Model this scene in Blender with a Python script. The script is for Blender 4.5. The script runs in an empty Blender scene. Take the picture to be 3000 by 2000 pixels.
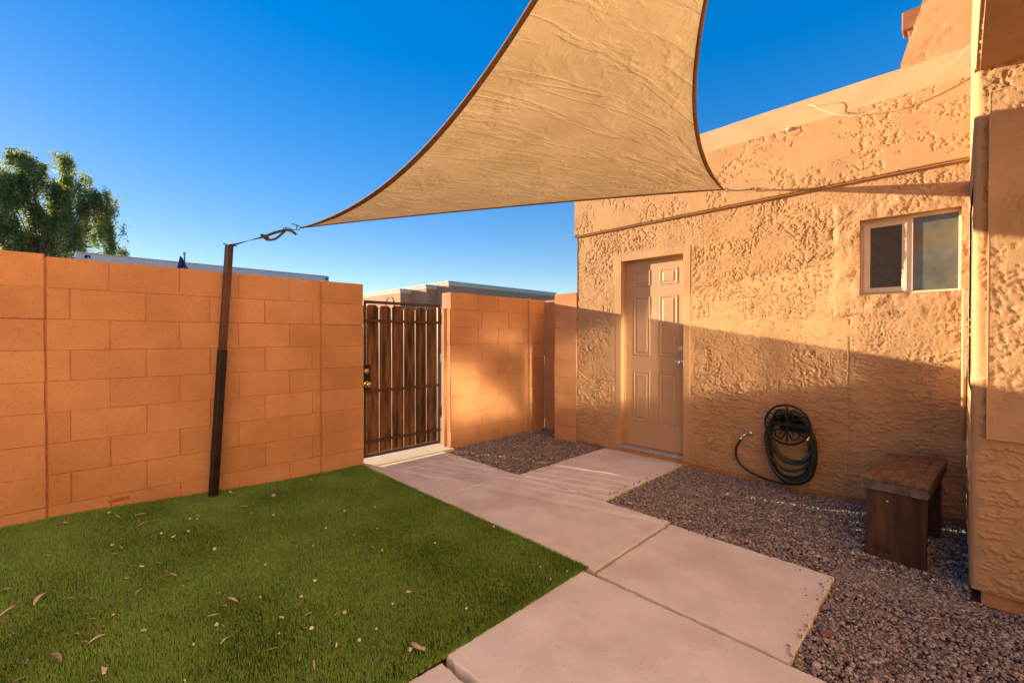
import bpy, bmesh, math, random
import numpy as np
from mathutils import Vector, Matrix

sc = bpy.context.scene
col = sc.collection
rnd = random.Random(7)
rng = np.random.default_rng(7)

# ------------------------------------------------------------------ camera
EYE = 1.27
YAW = math.radians(45.35)
cam_d = bpy.data.cameras.new('camera'); cam = bpy.data.objects.new('camera', cam_d); col.objects.link(cam)
cam_d.sensor_width = 36; cam_d.lens = 1291 / 3000 * 36; cam_d.clip_start = .02; cam_d.clip_end = 3000
cam.location = (0, 0, EYE)
cam.rotation_euler = (math.radians(90 - .53), 0, YAW - math.pi / 2)
sc.camera = cam

# ------------------------------------------------------------------ sun and sky
SUN = Vector((-1, 3.5, .62)).normalized()            # towards the sun
elev = math.asin(SUN.z)
w = bpy.data.worlds.new('World'); sc.world = w; w.use_nodes = True
wn = w.node_tree.nodes; wl = w.node_tree.links; wn.clear()
sky = wn.new('ShaderNodeTexSky'); sky.sky_type = 'NISHITA'; sky.sun_disc = False
sky.sun_elevation = elev; sky.sun_rotation = math.atan2(SUN.x, SUN.y)
sky.altitude = 350; sky.air_density = 1.0; sky.dust_density = .05; sky.ozone_density = 2.0
hs = wn.new('ShaderNodeHueSaturation'); hs.inputs['Saturation'].default_value = 2.5; hs.inputs['Hue'].default_value = .526; hs.inputs['Value'].default_value = 1.47
bg = wn.new('ShaderNodeBackground'); bg.inputs['Strength'].default_value = .084
wo = wn.new('ShaderNodeOutputWorld')
gm = wn.new('ShaderNodeGamma'); gm.inputs['Gamma'].default_value = .45
wl.new(sky.outputs[0], gm.inputs[0]); wl.new(gm.outputs[0], hs.inputs['Color']); wl.new(hs.outputs[0], bg.inputs[0]); wl.new(bg.outputs[0], wo.inputs[0])
ld = bpy.data.lights.new('sun', 'SUN'); ld.energy = 3.75; ld.angle = math.radians(.5); ld.color = (1, .83, .57)
lo = bpy.data.objects.new('sun', ld); col.objects.link(lo)
lo.rotation_euler = SUN.to_track_quat('Z', 'Y').to_euler(); lo.location = SUN * 60

sc.view_settings.view_transform = 'Standard'; sc.view_settings.look = 'None'
sc.view_settings.gamma = 1; sc.view_settings.use_curve_mapping = False
sc.view_settings.exposure = 2.02
sc.cycles.use_denoising = True
sc.cycles.max_bounces = 8; sc.cycles.diffuse_bounces = 5; sc.cycles.glossy_bounces = 4
sc.cycles.transmission_bounces = 6; sc.cycles.transparent_max_bounces = 12
sc.cycles.caustics_reflective = True; sc.cycles.caustics_refractive = False
sc.cycles.blur_glossy = .05; sc.cycles.sample_clamp_indirect = 60
sc.cycles.use_guiding = True; sc.cycles.use_surface_guiding = True; sc.cycles.use_volume_guiding = False; sc.cycles.guiding_training_samples = 96

# ------------------------------------------------------------------ numpy noise
_p = np.random.default_rng(3).permutation(4096)
_ga = np.random.default_rng(4).random(4096) * 2 * np.pi
def perlin(x, y, seed=0):
    xi = np.floor(x).astype(int); yi = np.floor(y).astype(int); fx = x - xi; fy = y - yi
    u = fx**3 * (fx * (fx * 6 - 15) + 10); v = fy**3 * (fy * (fy * 6 - 15) + 10)
    def g(ix, iy, dx, dy):
        a = _ga[_p[(_p[(ix + seed * 57) & 4095] + iy) & 4095]]
        return np.cos(a) * dx + np.sin(a) * dy
    a = g(xi, yi, fx, fy); b = g(xi + 1, yi, fx - 1, fy); c = g(xi, yi + 1, fx, fy - 1); d = g(xi + 1, yi + 1, fx - 1, fy - 1)
    return ((a + (b - a) * u) + ((c + (d - c) * u) - (a + (b - a) * u)) * v) * 1.5
def fbm(x, y, o=4, seed=0, gain=.5):
    r = 0; a = 1
    for i in range(o):
        r = r + a * perlin(x * 2**i + 13.7 * i, y * 2**i + 7.3 * i, seed + i); a *= gain
    return r
def sstep(a, b, x):
    t = np.clip((x - a) / (b - a), 0, 1); return t * t * (3 - 2 * t)

# ------------------------------------------------------------------ materials
def mat(name, c1, c2=None, scale=6, rough=.85, bump=0., bscale=60, bdist=.01, rand=0., metal=0., spec=.3, stretch=(1, 1, 1),
        speck=None, speck_scale=120, speck_amt=.5, attr=None, coord='world', lo_=.35, hi_=.65, detail=6, second=None):
    m = bpy.data.materials.new(name); m.use_nodes = True
    n = m.node_tree.nodes; l = m.node_tree.links; b = n['Principled BSDF']
    b.inputs['Roughness'].default_value = rough; b.inputs['Metallic'].default_value = metal
    b.inputs['Specular IOR Level'].default_value = spec
    if coord == 'world':
        g = n.new('ShaderNodeNewGeometry'); src = g.outputs['Position']
    else:
        g = n.new('ShaderNodeTexCoord'); src = g.outputs['Object']
        oi = n.new('ShaderNodeObjectInfo'); mul = n.new('ShaderNodeVectorMath'); mul.operation = 'ADD'
        sc_ = n.new('ShaderNodeVectorMath'); sc_.operation = 'SCALE'; sc_.inputs[0].default_value = (37, 17, 53)
        l.new(oi.outputs['Random'], sc_.inputs['Scale']); l.new(src, mul.inputs[0]); l.new(sc_.outputs[0], mul.inputs[1]); src = mul.outputs[0]
    mp = n.new('ShaderNodeMapping'); mp.inputs['Scale'].default_value = stretch; l.new(src, mp.inputs[0])
    c2 = c2 or c1
    nz = n.new('ShaderNodeTexNoise'); nz.inputs['Scale'].default_value = scale; nz.inputs['Detail'].default_value = detail
    l.new(mp.outputs[0], nz.inputs['Vector'])
    rp = n.new('ShaderNodeValToRGB'); rp.color_ramp.elements[0].position = lo_; rp.color_ramp.elements[1].position = hi_
    rp.color_ramp.elements[0].color = (*c1, 1); rp.color_ramp.elements[1].color = (*c2, 1)
    l.new(nz.outputs['Fac'], rp.inputs[0]); c = rp.outputs[0]
    if second:                                   # a second, larger stain layer: (colour, scale, lo, hi)
        n2 = n.new('ShaderNodeTexNoise'); n2.inputs['Scale'].default_value = second[1]; n2.inputs['Detail'].default_value = 5
        l.new(mp.outputs[0], n2.inputs['Vector'])
        mr = n.new('ShaderNodeMapRange'); mr.inputs[1].default_value = second[2]; mr.inputs[2].default_value = second[3]
        l.new(n2.outputs['Fac'], mr.inputs[0])
        mx = n.new('ShaderNodeMix'); mx.data_type = 'RGBA'; mx.inputs[7].default_value = (*second[0], 1)
        l.new(mr.outputs[0], mx.inputs[0]); l.new(c, mx.inputs[6]); c = mx.outputs[2]
    if speck:
        n2 = n.new('ShaderNodeTexNoise'); n2.inputs['Scale'].default_value = speck_scale; n2.inputs['Detail'].default_value = 2
        l.new(src, n2.inputs['Vector'])
        mr = n.new('ShaderNodeMapRange'); mr.inputs[1].default_value = .62; mr.inputs[2].default_value = .72; mr.inputs[4].default_value = speck_amt
        l.new(n2.outputs['Fac'], mr.inputs[0])
        mx = n.new('ShaderNodeMix'); mx.data_type = 'RGBA'; mx.inputs[7].default_value = (*speck, 1)
        l.new(mr.outputs[0], mx.inputs[0]); l.new(c, mx.inputs[6]); c = mx.outputs[2]
    if attr:
        at = n.new('ShaderNodeAttribute'); at.attribute_name = attr
        mx = n.new('ShaderNodeMix'); mx.data_type = 'RGBA'; mx.blend_type = 'MULTIPLY'; mx.inputs[0].default_value = 1
        l.new(c, mx.inputs[6]); l.new(at.outputs['Color'], mx.inputs[7]); c = mx.outputs[2]
    if rand:
        oi = n.new('ShaderNodeObjectInfo'); mr = n.new('ShaderNodeMapRange')
        mr.inputs[3].default_value = 1 - rand; mr.inputs[4].default_value = 1 + rand
        l.new(oi.outputs['Random'], mr.inputs[0])
        hv = n.new('ShaderNodeHueSaturation'); l.new(mr.outputs[0], hv.inputs['Value']); l.new(c, hv.inputs['Color']); c = hv.outputs[0]
    l.new(c, b.inputs['Base Color'])
    if bump:
        n3 = n.new('ShaderNodeTexNoise'); n3.inputs['Scale'].default_value = bscale; n3.inputs['Detail'].default_value = 5; n3.inputs['Roughness'].default_value = .65
        l.new(mp.outputs[0] if stretch != (1, 1, 1) else src, n3.inputs['Vector'])
        bp = n.new('ShaderNodeBump'); bp.inputs['Strength'].default_value = bump; bp.inputs['Distance'].default_value = bdist
        l.new(n3.outputs['Fac'], bp.inputs['Height']); l.new(bp.outputs[0], b.inputs['Normal'])
    return m

M = {}
M['stucco'] = mat('stucco', (.43, .246, .118), (.50, .290, .142), 5, .95, .7, 170, .004, speck=(.34, .17, .08), speck_scale=70, speck_amt=.25)
M['stucco_smooth'] = mat('stucco_smooth', (.48, .27, .135), (.54, .31, .16), 4, .9, .2, 60, .004)
M['stucco_pale'] = mat('stucco_pale', (.60, .40, .25), (.66, .45, .29), 3, .9, .3, 60, .006)  # paler than the house stucco so the unseen rear facade bounces more light
M['trim'] = mat('trim', (.44, .25, .118), (.49, .285, .138), 5, .75, .12, 40, .004)
M['door'] = mat('door_paint', (.45, .275, .145), (.48, .295, .16), 3, .5, .04, 60, .002, spec=.4)
M['block'] = mat('block_paint', (.52, .250, .108), (.60, .298, .135), 3.5, .9, .8, 100, .007, rand=.06, speck=(.33, .14, .055), speck_scale=80, speck_amt=.6, second=((.47, .215, .09), 1.4, .48, .7))
M['mortar'] = mat('mortar', (.44, .20, .08), (.56, .265, .11), 25, .95, .4, 120, .005)
M['slab'] = mat('slab_concrete', (.68, .615, .505), (.77, .70, .58), 5, .88, .35, 130, .003, speck=(.42, .34, .28), speck_scale=75, speck_amt=.35, rand=.03,
                second=((.58, .49, .385), 2.2, .5, .72))
M['bed'] = mat('bed_sand', (.13, .08, .05), (.24, .16, .10), 30, .95, .6, 90, .01)
M['sill'] = mat('sill_concrete', (.62, .50, .38), (.70, .58, .45), 5, .85, .2, 120, .003)
M['gravel'] = mat('gravel_stone', (.78, .78, .78), (1.1, 1.1, 1.1), 260, .9, .3, 500, .002, attr='Col')
M['gravel_bed'] = mat('gravel_bed', (.07, .05, .042), (.16, .12, .10), 130, .95, .8, 110, .02)
M['turf'] = mat('turf_blade', (.88, .88, .88), (1.1, 1.1, 1.1), 3.2, .55, attr='Col', spec=.25)
M['turf_back'] = mat('turf_backing', (.022, .03, .008), (.05, .05, .018), 60, .95, .6, 120, .02)
M['dirt'] = mat('dirt', (.30, .21, .14), (.38, .27, .18), 1.5, .95, .3, 20, .03)
M['gatewood'] = mat('gate_wood', (.036, .014, .006), (.21, .088, .034), 3.2, .6, .25, 30, .004, rand=.22, stretch=(7, 7, .9), coord='object', lo_=.34, hi_=.66, detail=9,
                    second=((.018, .009, .005), 1.3, .58, .72))
M['gatesteel'] = mat('gate_steel', (.062, .026, .014), (.095, .042, .022), 14, .5, .1, 80, .002, spec=.4)
M['black'] = mat('black_steel', (.012, .010, .010), (.03, .022, .018), 12, .45, .1, 60, .002)
M['postrust'] = mat('post_brown_steel', (.052, .022, .012), (.135, .062, .034), 6, .5, .1, 60, .002, stretch=(1, 1, .25))
M['brass'] = mat('brass', (.83, .56, .16), None, 5, .18, metal=1.)
M['nickel'] = mat('nickel', (.62, .58, .52), None, 5, .22, metal=1.)
M['chrome'] = mat('chrome', (.78, .80, .83), None, 5, .12, metal=1.)
M['alu'] = mat('aluminium', (.42, .40, .37), (.55, .52, .48), 20, .45, metal=.7)
M['frame'] = mat('window_frame', (.70, .60, .44), (.76, .66, .50), 8, .45)
M['screen'] = mat('window_screen', (.055, .052, .048), (.075, .07, .064), 30, .6, spec=.5)
M['white'] = mat('white_plastic', (.60, .50, .38), None, 4, .5)
M['iron'] = mat('iron', (.008, .007, .007), (.02, .016, .014), 30, .55)
M['hose'] = mat('hose_rubber', (.010, .018, .013), (.022, .032, .024), 20, .38, spec=.5)
M['benchtop'] = mat('bench_block', (.105, .050, .026), (.20, .105, .058), 7, .5, .2, 40, .003, rand=.07, stretch=(1, 5, 5), coord='object')
M['bench'] = mat('bench_wood', (.022, .009, .005), (.085, .034, .015), 3, .55, .2, 30, .004, stretch=(7, 7, .8), coord='object', rand=.1)
M['bench_end'] = mat('bench_end_grain', (.05, .034, .026), (.16, .115, .09), 22, .7, .3, 50, .004, stretch=(1, 1, .5))
M['grey'] = mat('grey_stucco', (.70, .655, .585), (.76, .71, .64), 3, .9, .2, 30, .01)
M['pink'] = mat('pink_stucco', (.56, .28, .155), (.62, .32, .185), 1.5, .9, .2, 12, .02)
M['cornice'] = mat('cornice', (.78, .68, .52), (.82, .73, .58), 2, .85)
M['darkhole'] = mat('dark_hole', (.01, .01, .01), None, 5, .9)
M['bark'] = mat('bark', (.09, .055, .035), (.20, .13, .09), 8, .95, .6, 20, .03, stretch=(1, 1, .3))
M['flag'] = mat('flag_cloth', (.010, .025, .14), (.02, .04, .20), 9, .8)
M['wpaint'] = mat('white_window', (.75, .76, .74), None, 3, .5)
M['roofwood'] = mat('chimney_wood', (.20, .075, .035), (.28, .11, .055), 8, .85)
M['strap'] = mat('strap_webbing', (.045, .030, .032), (.075, .052, .055), 40, .8, .3, 200, .002)
M['hem'] = mat('sail_hem', (.20, .105, .048), (.26, .14, .066), 12, .9, .4, 300, .002)
M['litter'] = mat('dry_leaf', (.40, .26, .15), (.62, .46, .30), 30, .8, .2, 80, .002, rand=.35, coord='object')
M['chip'] = mat('pale_chip', (.60, .46, .30), (.72, .58, .40), 20, .8, rand=.2, coord='object')
M['pebble'] = mat('pale_pebble', (.55, .44, .34), (.70, .60, .50), 40, .8, rand=.2, coord='object')

def leaf_mat(name, c1, c2, tr):
    m = bpy.data.materials.new(name); m.use_nodes = True; n = m.node_tree.nodes; l = m.node_tree.links
    n.clear(); o = n.new('ShaderNodeOutputMaterial'); d = n.new('ShaderNodeBsdfDiffuse'); t = n.new('ShaderNodeBsdfTranslucent')
    mx = n.new('ShaderNodeMixShader'); mx.inputs[0].default_value = tr
    at = n.new('ShaderNodeAttribute'); at.attribute_name = 'Col'
    a1 = n.new('ShaderNodeMix'); a1.data_type = 'RGBA'; a1.blend_type = 'MULTIPLY'; a1.inputs[0].default_value = 1; a1.inputs[6].default_value = (*c1, 1)
    a2 = n.new('ShaderNodeMix'); a2.data_type = 'RGBA'; a2.blend_type = 'MULTIPLY'; a2.inputs[0].default_value = 1; a2.inputs[6].default_value = (*c2, 1)
    l.new(at.outputs['Color'], a1.inputs[7]); l.new(at.outputs['Color'], a2.inputs[7])
    l.new(a1.outputs[2], d.inputs[0]); l.new(a2.outputs[2], t.inputs[0])
    l.new(d.outputs[0], mx.inputs[1]); l.new(t.outputs[0], mx.inputs[2]); l.new(mx.outputs[0], o.inputs[0])
    return m
M['leaf'] = leaf_mat('leaf', (.13, .18, .10), (.30, .36, .09), .45)

def sail_mat():
    m = bpy.data.materials.new('sail_fabric'); m.use_nodes = True; n = m.node_tree.nodes; l = m.node_tree.links
    n.clear(); o = n.new('ShaderNodeOutputMaterial'); d = n.new('ShaderNodeBsdfDiffuse'); t = n.new('ShaderNodeBsdfTranslucent')
    mx = n.new('ShaderNodeMixShader'); mx.inputs[0].default_value = .5
    g = n.new('ShaderNodeNewGeometry'); nz = n.new('ShaderNodeTexNoise'); nz.inputs['Scale'].default_value = 3; nz.inputs['Detail'].default_value = 6
    l.new(g.outputs['Position'], nz.inputs['Vector'])
    rp = n.new('ShaderNodeValToRGB'); rp.color_ramp.elements[0].color = (.43, .27, .118, 1); rp.color_ramp.elements[1].color = (.50, .32, .148, 1)
    rp.color_ramp.elements[0].position = .35; rp.color_ramp.elements[1].position = .65
    l.new(nz.outputs['Fac'], rp.inputs[0])
    wv = n.new('ShaderNodeTexNoise'); wv.inputs['Scale'].default_value = 1; wv.inputs['Detail'].default_value = 3
    mp = n.new('ShaderNodeMapping'); mp.inputs['Scale'].default_value = (240, 60, 60); mp.inputs['Rotation'].default_value = (0, 0, .65)
    l.new(g.outputs['Position'], mp.inputs[0]); l.new(mp.outputs[0], wv.inputs['Vector'])
    def crease(rot, scl, dist, wid, prev, scale=1., dst=.5):
        mq = n.new('ShaderNodeMapping'); mq.inputs['Rotation'].default_value = (0, 0, rot); mq.inputs['Scale'].default_value = scl
        l.new(g.outputs['Position'], mq.inputs[0]); q = n.new('ShaderNodeTexNoise'); q.inputs['Scale'].default_value = scale; q.inputs['Detail'].default_value = 5; q.inputs['Distortion'].default_value = dst
        l.new(mq.outputs[0], q.inputs['Vector']); sb = n.new('ShaderNodeMath'); sb.operation = 'SUBTRACT'; sb.inputs[1].default_value = .5; l.new(q.outputs['Fac'], sb.inputs[0])
        ab = n.new('ShaderNodeMath'); ab.operation = 'ABSOLUTE'; l.new(sb.outputs[0], ab.inputs[0])
        mr = n.new('ShaderNodeMapRange'); mr.inputs[1].default_value = 0; mr.inputs[2].default_value = wid; mr.inputs[3].default_value = 1; mr.inputs[4].default_value = 0; mr.interpolation_type = 'SMOOTHSTEP'
        l.new(ab.outputs[0], mr.inputs[0]); b_ = n.new('ShaderNodeBump'); b_.inputs['Strength'].default_value = 1; b_.inputs['Distance'].default_value = dist
        l.new(mr.outputs[0], b_.inputs['Height'])
        if prev: l.new(prev.outputs[0], b_.inputs['Normal'])
        return b_
    c1_ = crease(-.57, (.8, 6.5, 2), .0016, .05, None)
    c2_ = crease(.35, (1.2, 5.5, 2), .0010, .045, c1_)
    c3_ = crease(1.2, (7, 9, 5), .0005, .06, c2_)
    bp = n.new('ShaderNodeBump'); bp.inputs['Strength'].default_value = .5; bp.inputs['Distance'].default_value = .003
    l.new(wv.outputs['Fac'], bp.inputs['Height']); l.new(c3_.outputs[0], bp.inputs['Normal'])
    l.new(bp.outputs[0], d.inputs['Normal']); l.new(bp.outputs[0], t.inputs['Normal'])
    l.new(rp.outputs[0], d.inputs[0]); l.new(rp.outputs[0], t.inputs[0])
    l.new(d.outputs[0], mx.inputs[1]); l.new(t.outputs[0], mx.inputs[2]); l.new(mx.outputs[0], o.inputs[0])
    return m
M['sail'] = sail_mat()

def glass_mat(name, tint, reflect, rough=.02, film=0):
    # window glass with a reflective sun-control film
    m = bpy.data.materials.new(name); m.use_nodes = True; n = m.node_tree.nodes; l = m.node_tree.links; n.clear()
    o = n.new('ShaderNodeOutputMaterial'); d = n.new('ShaderNodeBsdfDiffuse'); gl = n.new('ShaderNodeBsdfGlossy')
    gl.inputs['Roughness'].default_value = rough; mx = n.new('ShaderNodeMixShader'); mx.inputs[0].default_value = reflect
    nz = n.new('ShaderNodeTexNoise'); nz.inputs['Scale'].default_value = 9; nz.inputs['Detail'].default_value = 8
    g = n.new('ShaderNodeNewGeometry'); l.new(g.outputs['Position'], nz.inputs['Vector'])
    rp = n.new('ShaderNodeValToRGB'); rp.color_ramp.elements[0].position = .35; rp.color_ramp.elements[1].position = .7
    rp.color_ramp.elements[0].color = (*[c * .75 for c in tint], 1); rp.color_ramp.elements[1].color = (*[c * 1.3 for c in tint], 1)
    l.new(nz.outputs['Fac'], rp.inputs[0]); l.new(rp.outputs[0], d.inputs[0])
    l.new(d.outputs[0], mx.inputs[1]); l.new(gl.outputs[0], mx.inputs[2]); l.new(mx.outputs[0], o.inputs[0])
    return m
M['pane'] = glass_mat('window_pane', (.115, .098, .058), .09, .12)
M['film'] = glass_mat('filmed_glass', (.03, .03, .03), .75, .12)

# ------------------------------------------------------------------ mesh helpers
OFF = {}                                        # world offset of each parent (parents are only translated)
def mesh_np(name, v, f, smooth=False):
    me = bpy.data.meshes.new(name); v = np.asarray(v, np.float32); f = np.asarray(f, np.int32); k = f.shape[1]
    me.vertices.add(len(v)); me.vertices.foreach_set('co', v.ravel())
    me.loops.add(f.size); me.loops.foreach_set('vertex_index', f.ravel())
    me.polygons.add(len(f)); me.polygons.foreach_set('loop_start', np.arange(0, f.size, k, dtype=np.int32))
    me.polygons.foreach_set('loop_total', np.full(len(f), k, np.int32))
    if smooth: me.polygons.foreach_set('use_smooth', np.ones(len(f), bool))
    me.update(calc_edges=True); return me
def vcol(me, c):
    a = me.color_attributes.new('Col', 'FLOAT_COLOR', 'POINT'); c = np.concatenate([c, np.ones((len(c), 1))], 1).astype(np.float32)
    a.data.foreach_set('color', c.ravel())
def put(name, me, m=None, parent=None, loc=(0, 0, 0), rot=(0, 0, 0)):
    o = bpy.data.objects.new(name, me); col.objects.link(o)
    if me is not None and m is not None and len(me.materials) == 0: me.materials.append(M[m])
    off = OFF.get(parent.name, Vector()) if parent else Vector()
    o.location = Vector(loc) - off; o.rotation_euler = rot
    if parent: o.parent = parent
    OFF[o.name] = Vector(loc)
    return o
def tag(o, label=None, cat=None, group=None, kind=None):
    if label: o['label'] = label
    if cat: o['category'] = cat
    if group: o['group'] = group
    if kind: o['kind'] = kind
    return o
def thing(name, loc, label, cat, group=None):
    return tag(put(name, None, None, None, loc), label, cat, group)

class MB:
    def __init__(s): s.v = []; s.f = []
    def add(s, v, f):
        b = len(s.v); s.v += [tuple(p) for p in v]; s.f += [tuple(i + b for i in q) for q in f]; return s
    def box(s, a, b):
        (x0, y0, z0), (x1, y1, z1) = a, b
        v = [(x0, y0, z0), (x1, y0, z0), (x1, y1, z0), (x0, y1, z0), (x0, y0, z1), (x1, y0, z1), (x1, y1, z1), (x0, y1, z1)]
        return s.add(v, [(3, 2, 1, 0), (4, 5, 6, 7), (0, 1, 5, 4), (1, 2, 6, 5), (2, 3, 7, 6), (3, 0, 4, 7)])
    def tube(s, pts, r, n=8, caps=True):
        pts = [Vector(p) for p in pts]; rs = r if isinstance(r, (list, tuple)) else [r] * len(pts)
        t0 = (pts[1] - pts[0]).normalized(); up = Vector((0, 0, 1)) if abs(t0.z) < .9 else Vector((1, 0, 0))
        nx = t0.cross(up).normalized(); v = []; f = []
        for i, p in enumerate(pts):
            t = (pts[min(i + 1, len(pts) - 1)] - pts[max(i - 1, 0)]).normalized()
            nx = (nx - t * nx.dot(t)).normalized(); ny = t.cross(nx)
            for k in range(n):
                a = 2 * math.pi * k / n; v.append(p + (nx * math.cos(a) + ny * math.sin(a)) * rs[i])
        for i in range(len(pts) - 1):
            for k in range(n): f.append((i * n + k, i * n + (k + 1) % n, (i + 1) * n + (k + 1) % n, (i + 1) * n + k))
        if caps: f.append(tuple(range(n - 1, -1, -1))); f.append(tuple((len(pts) - 1) * n + k for k in range(n)))
        return s.add(v, f)
    def ribbon(s, pts, wdt, nrm, th=.0015):
        pts = [Vector(p) for p in pts]; v = []; f = []
        for i, p in enumerate(pts):
            t = (pts[min(i + 1, len(pts) - 1)] - pts[max(i - 1, 0)]).normalized(); n_ = Vector(nrm[i] if isinstance(nrm, list) else nrm).normalized()
            sd = t.cross(n_).normalized() * (wdt / 2); n_ = sd.cross(t).normalized() * th
            v += [p - sd - n_, p + sd - n_, p + sd + n_, p - sd + n_]
        for i in range(len(pts) - 1):
            b = 4 * i
            for k in range(4): f.append((b + k, b + (k + 1) % 4, b + 4 + (k + 1) % 4, b + 4 + k))
        f += [(3, 2, 1, 0), tuple(4 * (len(pts) - 1) + k for k in range(4))]
        return s.add(v, f)
    def lathe(s, prof, o, ax, n=16):
        ax = Vector(ax).normalized(); o = Vector(o); nx = ax.orthogonal().normalized(); ny = ax.cross(nx); v = []; f = []
        for (h, r) in prof:
            for k in range(n):
                a = 2 * math.pi * k / n; v.append(o + ax * h + (nx * math.cos(a) + ny * math.sin(a)) * r)
        for i in range(len(prof) - 1):
            for k in range(n): f.append((i * n + k, i * n + (k + 1) % n, (i + 1) * n + (k + 1) % n, (i + 1) * n + k))
        f.append(tuple(range(n - 1, -1, -1))); f.append(tuple((len(prof) - 1) * n + k for k in range(n)))
        return s.add(v, f)
    def prism(s, poly, z0, z1, axis=2):
        """poly in the two other axes, extruded along axis"""
        n = len(poly)
        def mk(p, z):
            return {2: (p[0], p[1], z), 1: (p[0], z, p[1]), 0: (z, p[0], p[1])}[axis]
        v = [mk(p, z0) for p in poly] + [mk(p, z1) for p in poly]
        f = [tuple(range(n - 1, -1, -1)), tuple(range(n, 2 * n))] + [(i, (i + 1) % n, n + (i + 1) % n, n + i) for i in range(n)]
        return s.add(v, f)
    def mesh(s, name='m', bevel=0, seg=1, smooth=False):
        me = bpy.data.meshes.new(name); me.from_pydata(s.v, [], s.f); bm = bmesh.new(); bm.from_mesh(me)
        bmesh.ops.recalc_face_normals(bm, faces=bm.faces)
        if bevel: bmesh.ops.bevel(bm, geom=list(bm.edges), offset=bevel, segments=seg, affect='EDGES', profile=.7)
        if smooth:
            for f in bm.faces: f.smooth = len(f.verts) <= 4
        bm.to_mesh(me); bm.free(); me.update(); return me
def box(name, a, b, m, parent=None, bevel=0, seg=1):
    return put(name, MB().box(a, b).mesh(name, bevel, seg), m, parent)
def catmull(pts, n=8, closed=False):
    pts = [Vector(p) for p in pts]; out = []; L = len(pts); g = (lambda i: pts[i % L]) if closed else (lambda i: pts[max(0, min(L - 1, i))])
    for i in range(L if closed else L - 1):
        for k in range(n):
            t = k / n; p0, p1, p2, p3 = g(i - 1), g(i), g(i + 1), g(i + 2)
            out.append(.5 * ((2 * p1) + (p2 - p0) * t + (2 * p0 - 5 * p1 + 4 * p2 - p3) * t * t + (3 * p1 - p0 - 3 * p2 + p3) * t**3))
    if not closed: out.append(pts[-1])
    return out

def ax_coords(lo, hi, step, breaks):
    bs = sorted(set([lo, hi] + [b for b in breaks if lo < b < hi])); out = []
    for a, b in zip(bs[:-1], bs[1:]):
        n = max(1, int(round((b - a) / step))); out += list(np.linspace(a, b, n + 1)[:-1])
    return np.array(out + [hi])
def relief_wall(name, a0, a1, z0, z1, step, fn, place, holes=(), smooth=False):
    """grid wall with modelled relief; place(a, z, h) -> xyz; holes are (a0,a1,z0,z1)"""
    A = ax_coords(a0, a1, step, [h[0] for h in holes] + [h[1] for h in holes])
    Z = ax_coords(z0, z1, step, [h[2] for h in holes] + [h[3] for h in holes])
    aa, zz = np.meshgrid(A, Z, indexing='ij'); h = fn(aa, zz)
    v = np.stack(place(aa, zz, h), -1).reshape(-1, 3)
    i, j = np.meshgrid(np.arange(len(A) - 1), np.arange(len(Z) - 1), indexing='ij')
    ca = (A[i] + A[i + 1]) / 2; cz = (Z[j] + Z[j + 1]) / 2; keep = np.ones(i.shape, bool)
    for q in holes: keep &= ~((ca > q[0]) & (ca < q[1]) & (cz > q[2]) & (cz < q[3]))
    i = i[keep]; j = j[keep]; n = len(Z)
    f = np.stack([i * n + j, (i + 1) * n + j, (i + 1) * n + j + 1, i * n + j + 1], -1)
    return mesh_np(name, v, f, smooth)

def stucco_h(a, z, seed=0):
    """skip-trowelled coat: overlapping ragged ledges low down, a flat torn skin with gaps and pits higher up (metres)"""
    wx = .6 * fbm(a * 6, z * 6, 4, seed + 40, .6); wz = .6 * fbm(a * 6, z * 6, 4, seed + 44, .6)
    led = z * 16 + 1.6 * fbm(a * 2.2, z * 5, 6, seed + 1, .6) + .28 * fbm(a * 26, z * 26, 3, seed + 5, .6)
    saw = led - np.floor(led)
    ledge = sstep(0, .05, saw) * (1 - .9 * saw)**1.3 * sstep(-.06, .05, fbm(a * 7, z * 15, 4, seed + 9, .6) + .02)
    n1 = fbm(a * 19 + wx, z * 23 + wz, 5, seed + 2, .66); gap1 = sstep(-.29, -.35, n1)
    n2 = fbm(a * 36 + wx, z * 38 + wz, 4, seed + 17, .62); gap2 = sstep(-.25, -.33, n2) * sstep(-.1, .12, fbm(a * 5, z * 5, 3, seed + 27))
    n3 = np.abs(fbm(a * 9 + wx, z * 7 + wz, 5, seed + 61, .62)); n4 = np.abs(fbm(a * 21 + wx, z * 15 + wz, 4, seed + 81, .6)); crk = sstep(.030, .012, n3) * sstep(.0, .12, fbm(a * 3, z * 3, 2, seed + 63)) + sstep(.055, .022, n4) * sstep(.04, .16, fbm(a * 6, z * 6, 3, seed + 83))
    rake = sstep(.34, .42, fbm(a * 46, z * 5, 2, seed + 29)) * sstep(.1, .3, fbm(a * 3, z * 3, 2, seed + 35))
    zone = sstep(.72, 1.25, z + .5 * fbm(a * 1.5, z * 1.5, 2, seed + 31))
    rough = .3 + .7 * sstep(-.2, .2, fbm(a * 2.0 + 5, z * 2.0, 3, seed + 50))
    h = (1 - zone) * (ledge * .0105 - .003 * gap2) - zone * (rough * (gap1 * .0052 + gap2 * .0045 + rake * .003) + crk * .0050)
    return h + .0005 * fbm(a * 80, z * 80, 2, seed + 60) + .0030 * fbm(a * 1.1, z * 1.1, 2, seed + 70)
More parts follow.
